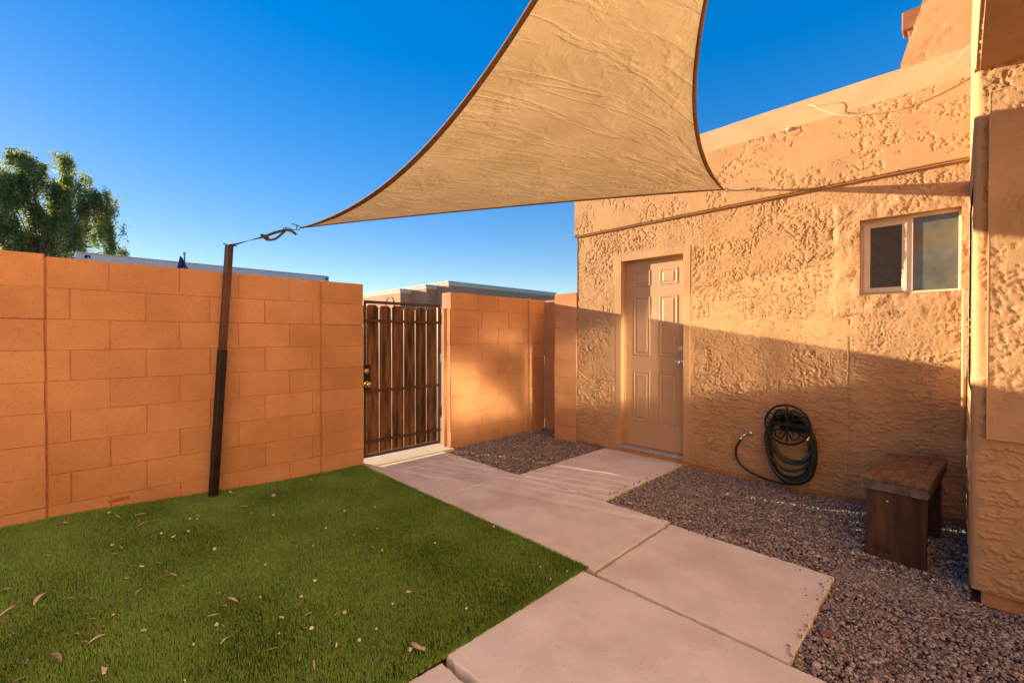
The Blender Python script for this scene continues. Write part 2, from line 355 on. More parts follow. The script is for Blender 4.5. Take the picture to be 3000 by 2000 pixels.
def band_h(a, z, seed=0):
    wx = .5 * fbm(a * 6, z * 6, 4, seed + 40, .6)
    patch = sstep(.02, .16, fbm(a * 3.4, z * 3.4, 3, seed + 3))
    cr = np.abs(fbm(a * 6 + wx, z * 8 + wx, 5, seed + 5, .64)); crack = -sstep(.034, .012, cr) * sstep(.0, .2, fbm(a * 3, z * 3, 2, seed + 8)) * .0065
    gap = -sstep(-.20, -.28, fbm(a * 22 + wx, z * 22, 5, seed + 12, .64)) * .0040 * patch
    return crack + gap + .0004 * fbm(a * 70, z * 70, 2, seed + 20) + .003 * fbm(a * 1.2, z * 1.2, 2, seed + 22)

# ================================================================== the ground
g = MB(); g.add([(-900, -900, -.06), (900, -900, -.06), (900, 900, -.06), (-900, 900, -.06)], [(0, 1, 2, 3)])
tag(put('ground', g.mesh('ground'), 'dirt'), kind='structure')

WY = 4.146                                       # face of the block wall
HX = 4.32                                        # face of the house
def turf_z(x, y):
    return .012 + .085 * sstep(1.6, -.3, x) * sstep(2.0, 3.9, y) if not np.isscalar(x) else float(turf_z(np.array([x]), np.array([y]))[0])

# ------------------------------------------------------------------ concrete path
path = put('path', MB().box((-1.5, -1.3, -.055), (2.95, 1.45, -.05)).box((1.98, 1.4, -.055), (2.95, 4.15, -.05)).box((2.9, 1.93, -.0555), (4.4, 2.87, -.0505)).mesh('path'), 'bed')
tag(path, kind='structure')
def slab(x0, x1, y0, y1, z=0., tilt=(0, 0), th=.09):
    n = max(int((x1 - x0) / .03), 4); m_ = max(int((y1 - y0) / .03), 4); jit = lambda s: rnd.uniform(-s, s)
    ring = []
    for i in range(n): ring.append((x0 + (x1 - x0) * i / n + jit(.002), y0 + jit(.0045)))
    for i in range(m_): ring.append((x1 + jit(.0045), y0 + (y1 - y0) * i / m_))
    for i in range(n): ring.append((x1 - (x1 - x0) * i / n, y1 + jit(.0045)))
    for i in range(m_): ring.append((x0 + jit(.0045), y1 - (y1 - y0) * i / m_))
    cx, cy = (x0 + x1) / 2, (y0 + y1) / 2; k = len(ring); v = []
    zz = lambda x, y: z + (x - cx) * tilt[0] + (y - cy) * tilt[1]
    for (ins, dz) in ((0, -th), (0, -.008), (.0015, -.003), (.006, 0)):
        for (x, y) in ring:
            v.append((x + (cx - x) * ins / max(abs(cx - x0), .2), y + (cy - y) * ins / max(abs(cy - y0), .2), zz(x, y) + dz))
    f = []
    for r in range(3):
        for i in range(k): f.append((r * k + i, r * k + (i + 1) % k, (r + 1) * k + (i + 1) % k, (r + 1) * k + i))
    f.append(tuple(3 * k + i for i in range(k)))
    return put('slab', MB().add(v, f).mesh('slab'), 'slab', path)
slab(2.0, 2.905, 2.912, 4.02, 0, (0, .004))
slab(1.992, 2.90, 1.385, 2.893, .002, (.004, 0))
slab(1.985, 2.865, .455, 1.362, .0, (0, .006))
slab(1.045, 1.955, -.2, 1.43, .004)
slab(.1, 1.015, -.2, 1.425, -.006)
slab(-1.4, .085, -.2, 1.42, -.004)
slab(2.93, 4.36, 1.94, 2.865, -.004)
slab(1.05, 1.95, -1.25, -.22, .0)
slab(.1, 1.03, -1.25, -.22, .002)
box('sill', (2.03, 4.03, -.06), (3.06, 4.36, .006), 'sill', path, .006)

# ------------------------------------------------------------------ gravel beds (real stones)
gb = MB()
gb.add([(2.87, -.6, -.034), (4.45, -.6, -.034), (4.45, 1.935, -.034), (2.87, 1.935, -.034)], [(0, 1, 2, 3)])
gb.add([(1.9, -1.3, -.0341), (3.15, -1.3, -.0341), (3.15, .45, -.0341), (1.9, .45, -.0341)], [(0, 1, 2, 3)])
gb.add([(2.9, 2.87, -.0342), (4.9, 2.87, -.0342), (4.9, 4.2, -.0342), (2.9, 4.2, -.0342)], [(0, 1, 2, 3)])
tag(put('gravel_bed', gb.mesh('gravel_bed'), 'gravel_bed'), kind='structure')
def grav(npm, r, size):
    x0, x1, y0, y1 = r; n = int((x1 - x0) * (y1 - y0) * npm)
    return np.stack([rng.uniform(x0, x1, n), rng.uniform(y0, y1, n), np.full(n, size)], 1)
P = np.concatenate([grav(11000, (1.955, 3.12, -.55, .45), 1.), grav(10500, (2.868, 4.40, -.05, 1.935), 1.),
                    grav(7000, (2.91, 4.85, 2.872, 4.14), 1.05), grav(2500, (1.955, 3.1, -1.2, -.55), 1.2)])
ok = ~((P[:, 0] > 2.88) & (P[:, 0] < 2.88))
iv = np.array([[x, y, z] for x in (-1, 1) for y in (-1, 1) for z in (-1, 1)]) * .80
jf = np.array([[0, 1, 3], [0, 3, 2], [4, 6, 7], [4, 7, 5], [0, 4, 5], [0, 5, 1], [2, 3, 7], [2, 7, 6], [0, 2, 6], [0, 6, 4], [1, 5, 7], [1, 7, 3]])
def stray(n_, x0, y0, x1, y1, nx, ny):
    t = rng.random(n_); d = rng.exponential(.018, n_); return np.stack([x0 + (x1 - x0) * t + nx * d, y0 + (y1 - y0) * t + ny * d, np.full(n_, 9.)], 1)
P = np.concatenate([P, stray(35, 2.93, 1.94, 4.35, 1.94, 0, 1), stray(40, 2.93, 2.865, 4.35, 2.865, 0, -1), stray(25, 2.9, 1.9, 2.9, 1.36, -1, 0), stray(22, 2.865, 1.36, 2.865, .455, -1, 0), stray(25, 2.865, .455, 1.985, .455, 0, 1), stray(25, 2.905, 4.0, 2.905, 2.9, -1, 0), stray(12, 1.955, .4, 1.955, -.1, -1, 0)])
n = len(P); sz = .0038 + .0038 * rng.random(n)**1.8; big = rng.random(n) < .012; sz[big] *= 1.7; sz[P[:, 2] == 9.] *= .75
V = iv[None] * (1 + rng.uniform(-.34, .34, (n, 8, 3)))
V = V * (sz[:, None] * (1 + rng.uniform(-.3, .3, (n, 3))))[:, None, :] * np.array([1.1, 1.1, .8])
an = rng.uniform(0, 2 * np.pi, n); ca, sa = np.cos(an)[:, None], np.sin(an)[:, None]
tl = rng.uniform(-.6, .6, n); ct, st = np.cos(tl)[:, None], np.sin(tl)[:, None]; V = np.stack([V[..., 0] * ct - V[..., 2] * st, V[..., 1], V[..., 0] * st + V[..., 2] * ct], -1)
V = np.stack([V[..., 0] * ca - V[..., 1] * sa, V[..., 0] * sa + V[..., 1] * ca, V[..., 2]], -1)
mound = .012 * fbm(P[:, 0] * 3, P[:, 1] * 3, 3, 90) + .006 * perlin(P[:, 0] * 18, P[:, 1] * 18, 95)
corner = (P[:, 1] > 2.87) * .02 * sstep(4.2, 3.2, P[:, 1])
zb = -.030 + (P[:, 2] == 9.) * .036 + (P[:, 2] != 9.) * (mound + rng.uniform(-.003, .009, n) + corner)
V = V + np.stack([P[:, 0], P[:, 1], zb], 1)[:, None, :]
F = (jf[None] + (np.arange(n) * 8)[:, None, None]).reshape(-1, 3)
base = np.array([[.36, .285, .23], [.29, .238, .20], [.43, .345, .285], [.23, .182, .152], [.53, .435, .36], [.38, .305, .257]])
C = base[rng.integers(0, 6, n)] * rng.uniform(.65, 1.25, (n, 1)); pale = rng.random(n) < .02; C[pale] = np.array([.55, .46, .38]) * rng.uniform(.8, 1.15, (pale.sum(), 1))
me = mesh_np('gravel', V.reshape(-1, 3), F); vcol(me, np.repeat(C, 8, 0))
tag(put('gravel', me, 'gravel'), 'loose purplish brown gravel of small angular stones beside the path', 'gravel', kind='stuff')

# ------------------------------------------------------------------ artificial turf
tx = np.linspace(-2.4, 1.99, 60); ty = np.linspace(1.43, WY + .02, 40)
gx_, gy_ = np.meshgrid(tx, ty, indexing='ij'); gz_ = turf_z(gx_, gy_) - .012
ii, jj = np.meshgrid(np.arange(59), np.arange(39), indexing='ij'); ii = ii.ravel(); jj = jj.ravel()
tb = mesh_np('turf_backing', np.stack([gx_, gy_, gz_], -1).reshape(-1, 3), np.stack([ii * 40 + jj, (ii + 1) * 40 + jj, (ii + 1) * 40 + jj + 1, ii * 40 + jj + 1], 1), True)
tag(put('turf_backing', tb, 'turf_back'), kind='structure')
def blades(n, x0, x1, y0, y1, hmin, hmax):
    x = rng.uniform(x0, x1, n); y = rng.uniform(y0, y1, n); z = turf_z(x, y) - .012
    cl = fbm(x * 2.6, y * 2.6, 3, 11); h = rng.uniform(hmin, hmax, n) * (1 + .08 * cl)
    nap = 2.3 + .9 * fbm(x * 1.7, y * 1.7, 2, 33)          # pile leans in brushed swathes
    a = nap + rng.normal(0, 1.0, n); lean = h * rng.uniform(.1, .8, n); ww = rng.uniform(.0013, .0022, n)
    dx, dy = np.cos(a), np.sin(a); px, py = -dy * ww, dx * ww
    b = np.stack([x, y, z], 1); md = b + np.stack([dx * lean * .35, dy * lean * .35, h * .62], 1); tp = b + np.stack([dx * lean, dy * lean, h], 1)
    sd = np.stack([px, py, 0 * px], 1)
    v = np.stack([b - sd, b + sd, tp], 1); f = np.array([[0, 1, 2]])
    c1 = np.array([.135, .295, .033]); c2 = np.array([.19, .305, .044]); c3 = np.array([.27, .24, .10])
    t = rng.random(n)[:, None]; c = c1 * (1 - t) + c2 * t; th = rng.random(n) < .10 + .05 * cl; c[th] = c3 * rng.uniform(.7, 1.2, (th.sum(), 1))
    c = c * rng.uniform(.7, 1.3, (n, 1)) * (1 + .08 * cl[:, None])
    return v, f, c
parts = [blades(430000, -.75, 1.985, 1.44, 4.13, .010, .017), blades(12000, -2.3, -.75, 1.44, 4.1, .015, .028),
         blades(7000, -.2, 2.0, 1.42, 1.445, .014, .024), blades(9000, 1.97, 2.0, 1.43, 4.1, .014, .024), blades(12000, -.6, 2.0, 4.08, 4.14, .016, .03)]
v = np.concatenate([p[0] for p in parts]); n = len(v); c = np.concatenate([p[2] for p in parts])
F = (parts[0][1][None] + (np.arange(n) * 3)[:, None, None]).reshape(-1, 3)
me = mesh_np('turf', v.reshape(-1, 3), F); vcol(me, np.repeat(c, 3, 0))
tag(put('turf', me, 'turf'), 'short green artificial turf with a brushed pile', 'turf', kind='stuff')

# ================================================================== block walls
TOPZ = .17 + 8 * .203
blk_cache = {}
def block_mesh(L, D, H):
    k = (round(L, 3), round(D, 3), round(H, 3), rnd.randrange(3))
    if k not in blk_cache:
        b = MB().box((0, 0, 0), (L, D, H)).mesh('block', .0032, 1)
        for vv in b.vertices:
            vv.co.x += rnd.uniform(-.0012, .0012); vv.co.z += rnd.uniform(-.0012, .0012); vv.co.y += rnd.uniform(-.0015, .0015)
        b.materials.append(M['block']); blk_cache[k] = b
    return blk_cache[k]
def lay(parent, axis, a0, a1, face, depth, joints, rows, top_extra=0, sign=1):
    """one stretch of wall. joints(row) -> inner joint positions. axis 'x': runs along X, faces -Y"""
    for r in rows:
        z0 = .17 + r * .203
        js = [a0] + [j for j in joints(r) if a0 + .03 < j < a1 - .03] + [a1]
        for p, q in zip(js[:-1], js[1:]):
            gp = rnd.choice([.002, .003, .004, .006, .0085])
            L = q - p - gp; H = .203 - .0014 + (top_extra if r == 7 else 0)
            o = block_mesh(L, depth, H); dj = rnd.uniform(-.0012, .0012)
            if axis == 'x': put('block', o, None, parent, (p + gp / 2, face + dj, z0 + .0007))
            else: put('block', o, None, parent, (face + dj + depth, p + gp / 2, z0 + .0007), (0, 0, math.pi / 2))
ROWS = range(-1, 8)
w1 = thing('block_wall', (.0, WY, 0), 'long orange painted concrete block wall behind the turf and the shade post', 'wall')
def mort(parent, a, b): box('mortar', a, b, 'mortar', parent)
mort(w1, (-2.39, WY + .0065, -.05), (2.015, WY + .144, TOPZ - .006))
J1 = lambda r: [.165 + .39 * k for k in range(-9, 4)] if (7 - r) % 2 == 0 else [-.03 + .39 * k for k in range(-9, 5)]
lay(w1, 'x', -.142, 1.604, WY, .15, J1, ROWS)
lay(w1, 'x', -2.4, -.575, WY, .15, J1, ROWS)
lay(w1, 'x', -.572, -.145, WY - .014, .178, lambda r: [], ROWS, .012)
lay(w1, 'x', 1.611, 2.021, WY - .012, .176, lambda r: [], ROWS)
w2 = thing('block_wall', (3.8, WY, 0), 'short orange block wall between the wooden gate and the corner, warmly lit', 'wall')
mort(w2, (3.095, WY + .0065, -.05), (4.66, WY + .144, TOPZ - .006))
J2 = lambda r: ([3.85, 4.32] if (7 - r) % 2 == 0 else [3.565, 4.03])
lay(w2, 'x', 3.505, 4.398, WY, .15, J2, ROWS)
lay(w2, 'x', 3.085, 3.5, WY - .012, .176, lambda r: [], ROWS)
lay(w2, 'x', 4.404, 4.715, WY - .03, .20, lambda r: [], ROWS)
# short return: set-back piece and the pier against the house
mort(w2, (4.756, 3.26, -.05), (4.90, 4.14, TOPZ - .02))
lay(w2, 'y', 3.25, 4.146, 4.75, .16, lambda r: [3.7] if r % 2 else [3.45, 3.9], ROWS)
w3 = thing('block_pier', (4.45, 3.42, 0), 'orange block pier butting against the corner of the house', 'pier')
mort(w3, (4.322, 3.26, -.05), (4.50, 3.58, TOPZ + .0))
lay(w3, 'y', 3.25, 3.60, 4.312, .2, lambda r: [], ROWS, .02)
# a buff-painted chip on the gate pier and the small red tag at the wall foot
tag(box('wall_tag', (.148, WY - .004, .118), (.262, WY - .0003, .142), 'trim'), 'small rust red plate low on the block wall by the turf', 'plate')
bpy.data.objects['wall_tag'].data.materials.clear(); bpy.data.objects['wall_tag'].data.materials.append(mat('rust_plate', (.30, .06, .025), (.45, .16, .06), 60, .7))

# ================================================================== gate
GY = WY + .055
gate = thing('gate', (2.52, GY, 0), 'dark stained wooden plank gate in a brown steel frame', 'gate')
gx0, gx1, gz0, gz1 = 2.052, 2.985, .05, 1.645
box('frame_post', (gx0, GY, gz0), (gx0 + .03, GY + .03, gz1), 'gatesteel', gate, .003)
box('frame_post', (gx1 - .03, GY, gz0), (gx1, GY + .03, gz1), 'gatesteel', gate, .003)
box('frame_rail', (gx0 + .031, GY, gz1 - .03), (gx1 - .031, GY + .03, gz1), 'gatesteel', gate, .003)
box('frame_rail', (gx0 + .031, GY, gz0), (gx1 - .031, GY + .03, gz0 + .03), 'gatesteel', gate, .003)
for z in (.195, .71, 1.425):
    box('crossbar', (gx0 + .004, GY - .012, z), (gx1 - .004, GY + .012, z + .028), 'gatesteel', gate, .002)
nb = 6; bx0 = gx0 + .036; bx1 = gx1 - .040; gap = .0092; bw = (bx1 - bx0 - gap * (nb - 1)) / nb
for i in range(nb):
    x0 = bx0 + i * (bw + gap); x1 = x0 + bw; c_ = .028; zt = 1.60 + rnd.uniform(-.006, .006)
    poly = [(-bw / 2, .0), (bw / 2, .0), (bw / 2, zt - .085 - c_), (bw / 2 - c_, zt - .085), (-bw / 2 + c_, zt - .085), (-bw / 2, zt - .085 - c_)]
    put('plank', MB().prism(poly, 0, .016, 1).mesh('plank', .0015), 'gatewood', gate, ((x0 + x1) / 2 + rnd.uniform(-.0012, .0012), GY + .0135, .085))
lp = box('lock_box', (gx0 - .028, GY - .016, .735), (gx0 + .066, GY + .012, .995), 'black', gate, .003)
put('deadbolt', MB().lathe([(0, .029), (.008, .029), (.013, .024), (.014, .02)], (gx0 + .022, GY - .0155, .93), (0, -1, 0), 20).box((gx0 + .018, GY - .036, .914), (gx0 + .026, GY - .028, .946)).mesh('deadbolt', smooth=True), 'nickel', gate)
put('knob', MB().lathe([(0, .033), (.005, .033), (.009, .027), (.012, .013), (.030, .012), (.036, .021), (.046, .029), (.058, .029), (.066, .021), (.068, .006)], (gx0 + .022, GY - .0155, .80), (0, -1, 0), 24).mesh('knob', smooth=True), 'brass', gate)
for z in (.35, 1.42):
    put('hinge', MB().tube([(gx1 + .012, GY + .005, z), (gx1 + .012, GY + .005, z + .12)], .012, 10).mesh('hinge', smooth=True), 'gatesteel', gate)
gp = thing('gate_post', (3.045, GY, 0), 'orange painted steel post carrying the gate hinges beside the pier', 'post')
box('tube', (3.02, GY - .03, -.04), (3.065, GY + .03, 1.60), 'block', gp, .004)
box('cap', (3.018, GY - .032, 1.6003), (3.067, GY + .032, 1.606), 'block', gp)
# ================================================================== house
house = thing('house', (HX, 1.5, 0), 'tan house with craggy stucco walls, flat parapet and a battered upper storey', 'house')
DO = (1.936, 2.64, -.2, 2.11)                    # door opening (Y0, Y1, Z0, Z1)
WO = (-.012, .540, 1.595, 2.17)                   # window opening
CS = .072                                        # casing width
BZ, CZ = 2.475, 3.03
def wall_fn(a, z):
    h = stucco_h(a, z, 0)
    d = np.maximum(np.maximum(WO[0] - a, a - WO[1]), np.maximum(WO[2] - z, z - WO[3]))   # thick coat around the window
    ring = sstep(.20, .13, d + .03 * perlin(a * 6, z * 6, 77)); h = h * (1 - .5 * ring) + ring * (.010 + .007 * fbm(a * 8, z * 8, 4, 78))
    dd = np.maximum(np.maximum(DO[0] - a, a - DO[1]), z - DO[3]); h = h * sstep(CS + .0, CS + .05, dd) + 0
    gr = np.abs(a - .605 - .003 * np.sin(z * 9)); h = h - .006 * sstep(.006, .003, gr) * sstep(1.30, 1.25, z)
    return h
hw = relief_wall('wall', -.06, 3.245, .03, BZ, .0050, wall_fn, lambda a, z, h: (HX - h, a, z), [(DO[0] - CS, DO[1] + CS, -.2, DO[3] + CS), WO])
wall = put('wall', hw, 'stucco', house)
mb = MB(); mb.box((HX + .03, 3.2445, .03), (HX + 6, 3.2455, BZ)); put('side_wall', relief_wall('side_wall', HX - .004, HX + 6, .03, BZ, .05, lambda a, z: stucco_h(a, z, 5), lambda a, z, h: (a, 3.245 + h, z)), 'stucco', house)
box('wall_core', (HX + .19, -.05, -.05), (HX + 6, 3.22, 3.25), 'darkhole', house)
box('wall_base', (HX + .022, -.06, -.06), (HX + .18, DO[0] - .03, .05), 'mortar', house)
box('wall_base', (HX + .0225, DO[1] + .03, -.06), (HX + .18, 3.235, .05), 'mortar', house)
# bottom lip of the stucco
for (y0, y1) in ((-.06, DO[0] - CS), (DO[1] + CS, 3.245)):
    box('stucco_lip', (HX - .004, y0, .018), (HX + .03, y1, .0315), 'stucco', house)
# window reveal
for a, b in (((HX - .004, WO[0] - .012, WO[2] - .012), (HX + .12, WO[0], WO[3] + .012)), ((HX - .004, WO[1], WO[2] - .012), (HX + .12, WO[1] + .012, WO[3] + .012)),
             ((HX - .004, WO[0], WO[3]), (HX + .12, WO[1], WO[3] + .012)), ((HX - .004, WO[0], WO[2] - .012), (HX + .12, WO[1], WO[2]))):
    box('window_reveal', a, b, 'stucco_smooth', house)
# parapet band, sloping cap
bh = relief_wall('parapet', -.06, 3.27, BZ, CZ, .0055, lambda a, z: band_h(a, z, 3) + .030 * sstep(BZ, BZ + .016, z), lambda a, z, h: (HX - .002 - h, a, z))
put('parapet', bh, 'stucco', house)
put('parapet_end', relief_wall('parapet_end', HX - .03, HX + 6, BZ, CZ, .05, lambda a, z: .025 + band_h(a, z, 8), lambda a, z, h: (a, 3.245 + h, z)), 'stucco', house)
box('parapet_underside', (HX - .026, -.06, BZ - .0015), (HX + .05, 3.268, BZ + .002), 'stucco', house)
cp = relief_wall('cap', -.5, 3.27, 0, 1, .03, lambda a, z: .004 * fbm(a * 2, z * 2, 3, 60) + .012 * np.sin(np.clip(z, 0, 1) * np.pi),
                 lambda a, z, h: (HX - .030 + .20 * z - h * .8, a - .0 * z, CZ + .29 * z + h * .6))
put('cap', cp, 'stucco_smooth', house)
put('roof', MB().box((HX + .17, -.5, CZ + .20), (HX + 6, 3.25, CZ + .288)).mesh('roof'), 'stucco_smooth', house)
# battered upper storey
UX = HX + .172
up = relief_wall('upper_wall', 0, 1, CZ + .25, 6.2, .012, lambda a, z: band_h(a * 1.9, z, 14), lambda a, z, h: (UX + .02 * (z - 3.3) - h, -1.4 + a * (1.4 + .338 - .285 * (z - 3.30)), z))
put('upper_wall', up, 'stucco', house)
ue = relief_wall('upper_end', 0, 3, CZ + .25, 6.2, .03, lambda a, z: band_h(a, z, 15), lambda a, z, h: (UX + .02 * (z - 3.3) + a, .338 - .285 * (z - 3.30) + h, z))
put('upper_end', ue, 'stucco', house)
# wing that juts towards the path
XW, YW = 3.10, -.048
SZ = 2.555
wf = relief_wall('wing_wall', -.6, YW, .055, SZ, .0050, lambda a, z: stucco_h(a, z, 21) * 1.25 * sstep(YW - .004, YW - .05, a) - .03 * (1 - np.sqrt(np.clip(1 - np.clip((a - YW + .035) / .035, 0, 1)**2, 0, 1))),
                 lambda a, z, h: (XW - h, a, z))
put('wing_wall', wf, 'stucco', house)
put('wing_wall', relief_wall('wing_wall', -1.45, -.6, .055, SZ, .03, lambda a, z: stucco_h(a, z, 21), lambda a, z, h: (XW - h, a, z)), 'stucco', house)
GW = (3.20, 4.16, .98, 2.08)                      # side window of the wing
ws = relief_wall('wing_side', XW + .0295, HX, .055, 3.3, .012, lambda a, z: stucco_h(a, z, 25) * .3 * sstep(XW + .03, XW + .09, a), lambda a, z, h: (a, YW + h, z), [GW])
put('wing_side', ws, 'stucco', house)
box('wing_base', (XW + .035, -1.45, -.06), (XW + .12, YW - .04, .07), 'mortar', house)
box('wing_lip', (XW - .004, -1.45, .05), (XW + .05, YW - .004, .0555), 'stucco', house)
po = relief_wall('pop_out', -.9, -.100, .795, 2.42, .0065, lambda a, z: stucco_h(a, z, 33) * .9 * sstep(.80, .92, z) * sstep(-.10, -.125, a), lambda a, z, h: (XW - .035 - h, a, z))
put('pop_out', po, 'stucco', house)
box('pop_out_edge', (XW - .036, -.9, .79), (XW + .01, -.0985, .7955), 'stucco_smooth', house)
box('pop_out_edge', (XW - .0362, -.1003, .7956), (XW + .01, -.097, 2.42), 'stucco_smooth', house)
box('pop_out_edge', (XW - .036, -.9, 2.4203), (XW + .01, -.0987, 2.425), 'stucco_smooth', house)
# overhang above the wing
so = relief_wall('soffit', 1.7, XW + .02, 0, 1, .014, lambda a, z: band_h(a, z * 1.4, 44), lambda a, z, h: (a, YW - .004 - 1.4 * z, SZ - h * .7))
put('soffit', so, 'stucco', house)
oe = relief_wall('overhang_side', 1.7, XW + .02, 0, 1, .02, lambda a, z: -.022 * (1 - np.sqrt(np.clip(1 - np.clip((.12 - z) / .12, 0, 1)**2, 0, 1))), lambda a, z, h: (a, YW + .004 + h, SZ - .004 + .6 * z))
put('overhang_side', oe, 'stucco_smooth', house)
box('overhang_core', (1.7, -1.45, SZ + .012), (XW + .01, YW - .022, SZ + .6), 'stucco_smooth', house)
box('wing_core', (XW + .06, -1.45, .0), (HX + .1, YW - .12, 3.3), 'darkhole', house)
# unseen rear facade, made tall and pale to bounce warm sunlight into the courtyard
RY = -1.42
GR = (1.42, 2.68, 1.20, 2.34)
put('rear_bounce_wall', relief_wall('rear_bounce_wall', -7.0, XW, -.05, 7.2, .04, lambda a, z: stucco_h(a, z, 61), lambda a, z, h: (a, RY + h, z), [GR]), 'stucco_pale', house)
put('upper_bounce_wall', relief_wall('upper_bounce_wall', XW, HX + 3, 3.3, 7.2, .06, lambda a, z: stucco_h(a, z, 63), lambda a, z, h: (a, RY + h, z)), 'stucco_pale', house)  # unseen, carries the added bounce surface on above the wing
def filmed(x0, x1, z0, z1, y, n, fm='frame'):
    e_ = .03
    fr = put('side_window', MB().box((x0 - e_, y - .03, z0 - e_), (x1 + e_, y + .012, z0 + .045)).mesh('side_window'), fm, house)
    box('head', (x0 - e_, y - .03, z1 - .045), (x1 + e_, y + .012, z1 + e_), fm, fr)
    xs = np.linspace(x0, x1, n + 1)
    for i, x in enumerate(xs):
        box('mullion', (x - (.022 if i else e_), y - .029, z0 + .0455), (x + (.022 if i < n else e_), y + .011, z1 - .0455), fm, fr)
    for a, b in zip(xs[:-1], xs[1:]):
        box('pane', (a + .022, y - .012, z0 + .045), (b - .022, y - .004, z1 - .045), 'film', fr)
filmed(*GR, RY, 2)
filmed(*GW, YW - .022, 2, 'stucco_smooth')
# door
door = put('door', MB().box((HX + .085, DO[0] + .012, .075), (HX + .125, DO[1] - .012, DO[3] - .012)).mesh('door', .002), 'door', house)
def door_panel(y0, y1, z0, z1):
    x = HX + .0848; prof = [(0, .0003), (.006, .0055), (.013, .0055), (.020, .0012), (.026, .0008), (.045, .0062)]
    v = []; f = []
    for (ins, up_) in prof:
        v += [(x - up_, y0 + ins, z0 + ins), (x - up_, y1 - ins, z0 + ins), (x - up_, y1 - ins, z1 - ins), (x - up_, y0 + ins, z1 - ins)]
    for r in range(len(prof) - 1):
        for k in range(4): f.append((4 * r + k, 4 * r + (k + 1) % 4, 4 * r + 4 + (k + 1) % 4, 4 * r + 4 + k))
    f.append(tuple(4 * (len(prof) - 1) + k for k in range(4)))
    put('panel', MB().add(v, f).mesh('panel'), 'door', door)
for (y0, y1) in ((2.335, 2.535), (2.03, 2.23)):
    for (z0, z1) in ((1.825, 1.995), (1.07, 1.71), (.355, .90)): door_panel(y0, y1, z0, z1)
put('deadbolt', MB().lathe([(0, .03), (.008, .03), (.014, .025), (.015, .02)], (HX + .0845, 1.998, 1.155), (-1, 0, 0), 20).mesh('deadbolt', smooth=True), 'chrome', door)
put('knob', MB().lathe([(0, .032), (.005, .032), (.009, .026), (.012, .012), (.030, .012), (.036, .020), (.046, .027), (.056, .027), (.064, .020), (.066, .005)], (HX + .0845, 2.0, 1.015), (-1, 0, 0), 24).mesh('knob', smooth=True), 'chrome', door)
box('threshold', (HX - .012, DO[0] + .001, .045), (HX + .084, DO[1] - .001, .074), 'alu', door, .004)
df = put('door_frame', MB().box((HX + .004, DO[0] - .02, .03), (HX + .15, DO[0], DO[3])).mesh('door_frame'), 'trim', house)
box('jamb', (HX + .004, DO[1], .03), (HX + .15, DO[1] + .02, DO[3]), 'trim', df)
box('jamb', (HX + .004, DO[0] - .02, DO[3] + .0005), (HX + .15, DO[1] + .02, DO[3] + .02), 'trim', df)
box('stop', (HX + .07, DO[1] - .012, .075), (HX + .0845, DO[1] - .0003, DO[3] - .0003), 'trim', df)
box('stop', (HX + .07, DO[0] + .0003, .075), (HX + .0845, DO[0] + .012, DO[3] - .0003), 'trim', df)
box('stop', (HX + .07, DO[0] + .0125, DO[3] - .012), (HX + .0843, DO[1] - .0125, DO[3] - .0003), 'trim', df)
box('casing', (HX - .003, DO[0] - CS - .001, .03), (HX + .0035, DO[0], DO[3] + CS), 'trim', df, .003)
box('casing', (HX - .003, DO[1], .03), (HX + .0035, DO[1] + CS + .001, DO[3] + CS), 'trim', df, .003)
box('casing', (HX - .0027, DO[0] + .0005, DO[3]), (HX + .0035, DO[1] - .0005, DO[3] + CS), 'trim', df, .003)
box('riser', (HX + .02, DO[0] - .03, -.05), (HX + .14, DO[1] + .03, .0445), 'mortar', house)
# window: sliding sash with a screen, fixed pane
wx = HX + .075
win = put('window', MB().box((wx, WO[0], WO[2]), (wx + .05, WO[1], WO[2] + .018)).box((wx, WO[0], WO[3] - .018), (wx + .05, WO[1], WO[3]))
          .box((wx, WO[0], WO[2] + .018), (wx + .05, WO[0] + .014, WO[3] - .018)).box((wx, WO[1] - .016, WO[2] + .018), (wx + .05, WO[1], WO[3] - .018)).mesh('window'), 'frame', house)
wm = (WO[0] + WO[1]) / 2 + .01
sash = put('sash', MB().box((wx - .012, wm - .004, WO[2] + .019), (wx + .02, wm + .026, WO[3] - .019)).box((wx - .012, WO[1] - .056, WO[2] + .019), (wx + .02, WO[1] - .017, WO[3] - .019))
           .box((wx - .0118, wm + .026, WO[2] + .019), (wx + .02, WO[1] - .056, WO[2] + .056)).box((wx - .0118, wm + .026, WO[3] - .056), (wx + .02, WO[1] - .056, WO[3] - .019)).mesh('sash', .002), 'frame', win)
box('insect_screen', (wx + .0, wm + .026, WO[2] + .056), (wx + .004, WO[1] - .056, WO[3] - .056), 'screen', sash)
box('meeting_rail', (wx - .004, wm - .036, WO[2] + .0185), (wx + .03, wm - .0045, WO[3] - .0185), 'frame', win, .002)
box('pane', (wx + .012, WO[0] + .014, WO[2] + .018), (wx + .018, wm - .036, WO[3] - .018), 'pane', win)
put('conduit', MB().tube([(3.98, YW + .022, .62), (3.98, YW + .022, 1.58)], .011, 8).mesh('conduit', smooth=True), 'stucco_smooth', house)
put('pipe_stub', MB().lathe([(0, .026), (.012, .026), (.014, .017), (.05, .017), (.06, .021), (.07, .019), (.074, .008)], (HX - .002, 1.655, .30), (-1, 0, -.25), 14).mesh('pipe_stub', smooth=True), 'stucco_smooth', house)
put('roof_vent', MB().lathe([(0, .018), (.02, .018), (.03, .010)], (HX - .02, 1.02, 3.02), (-1, 0, .4), 10).mesh('roof_vent', smooth=True), 'white', house)

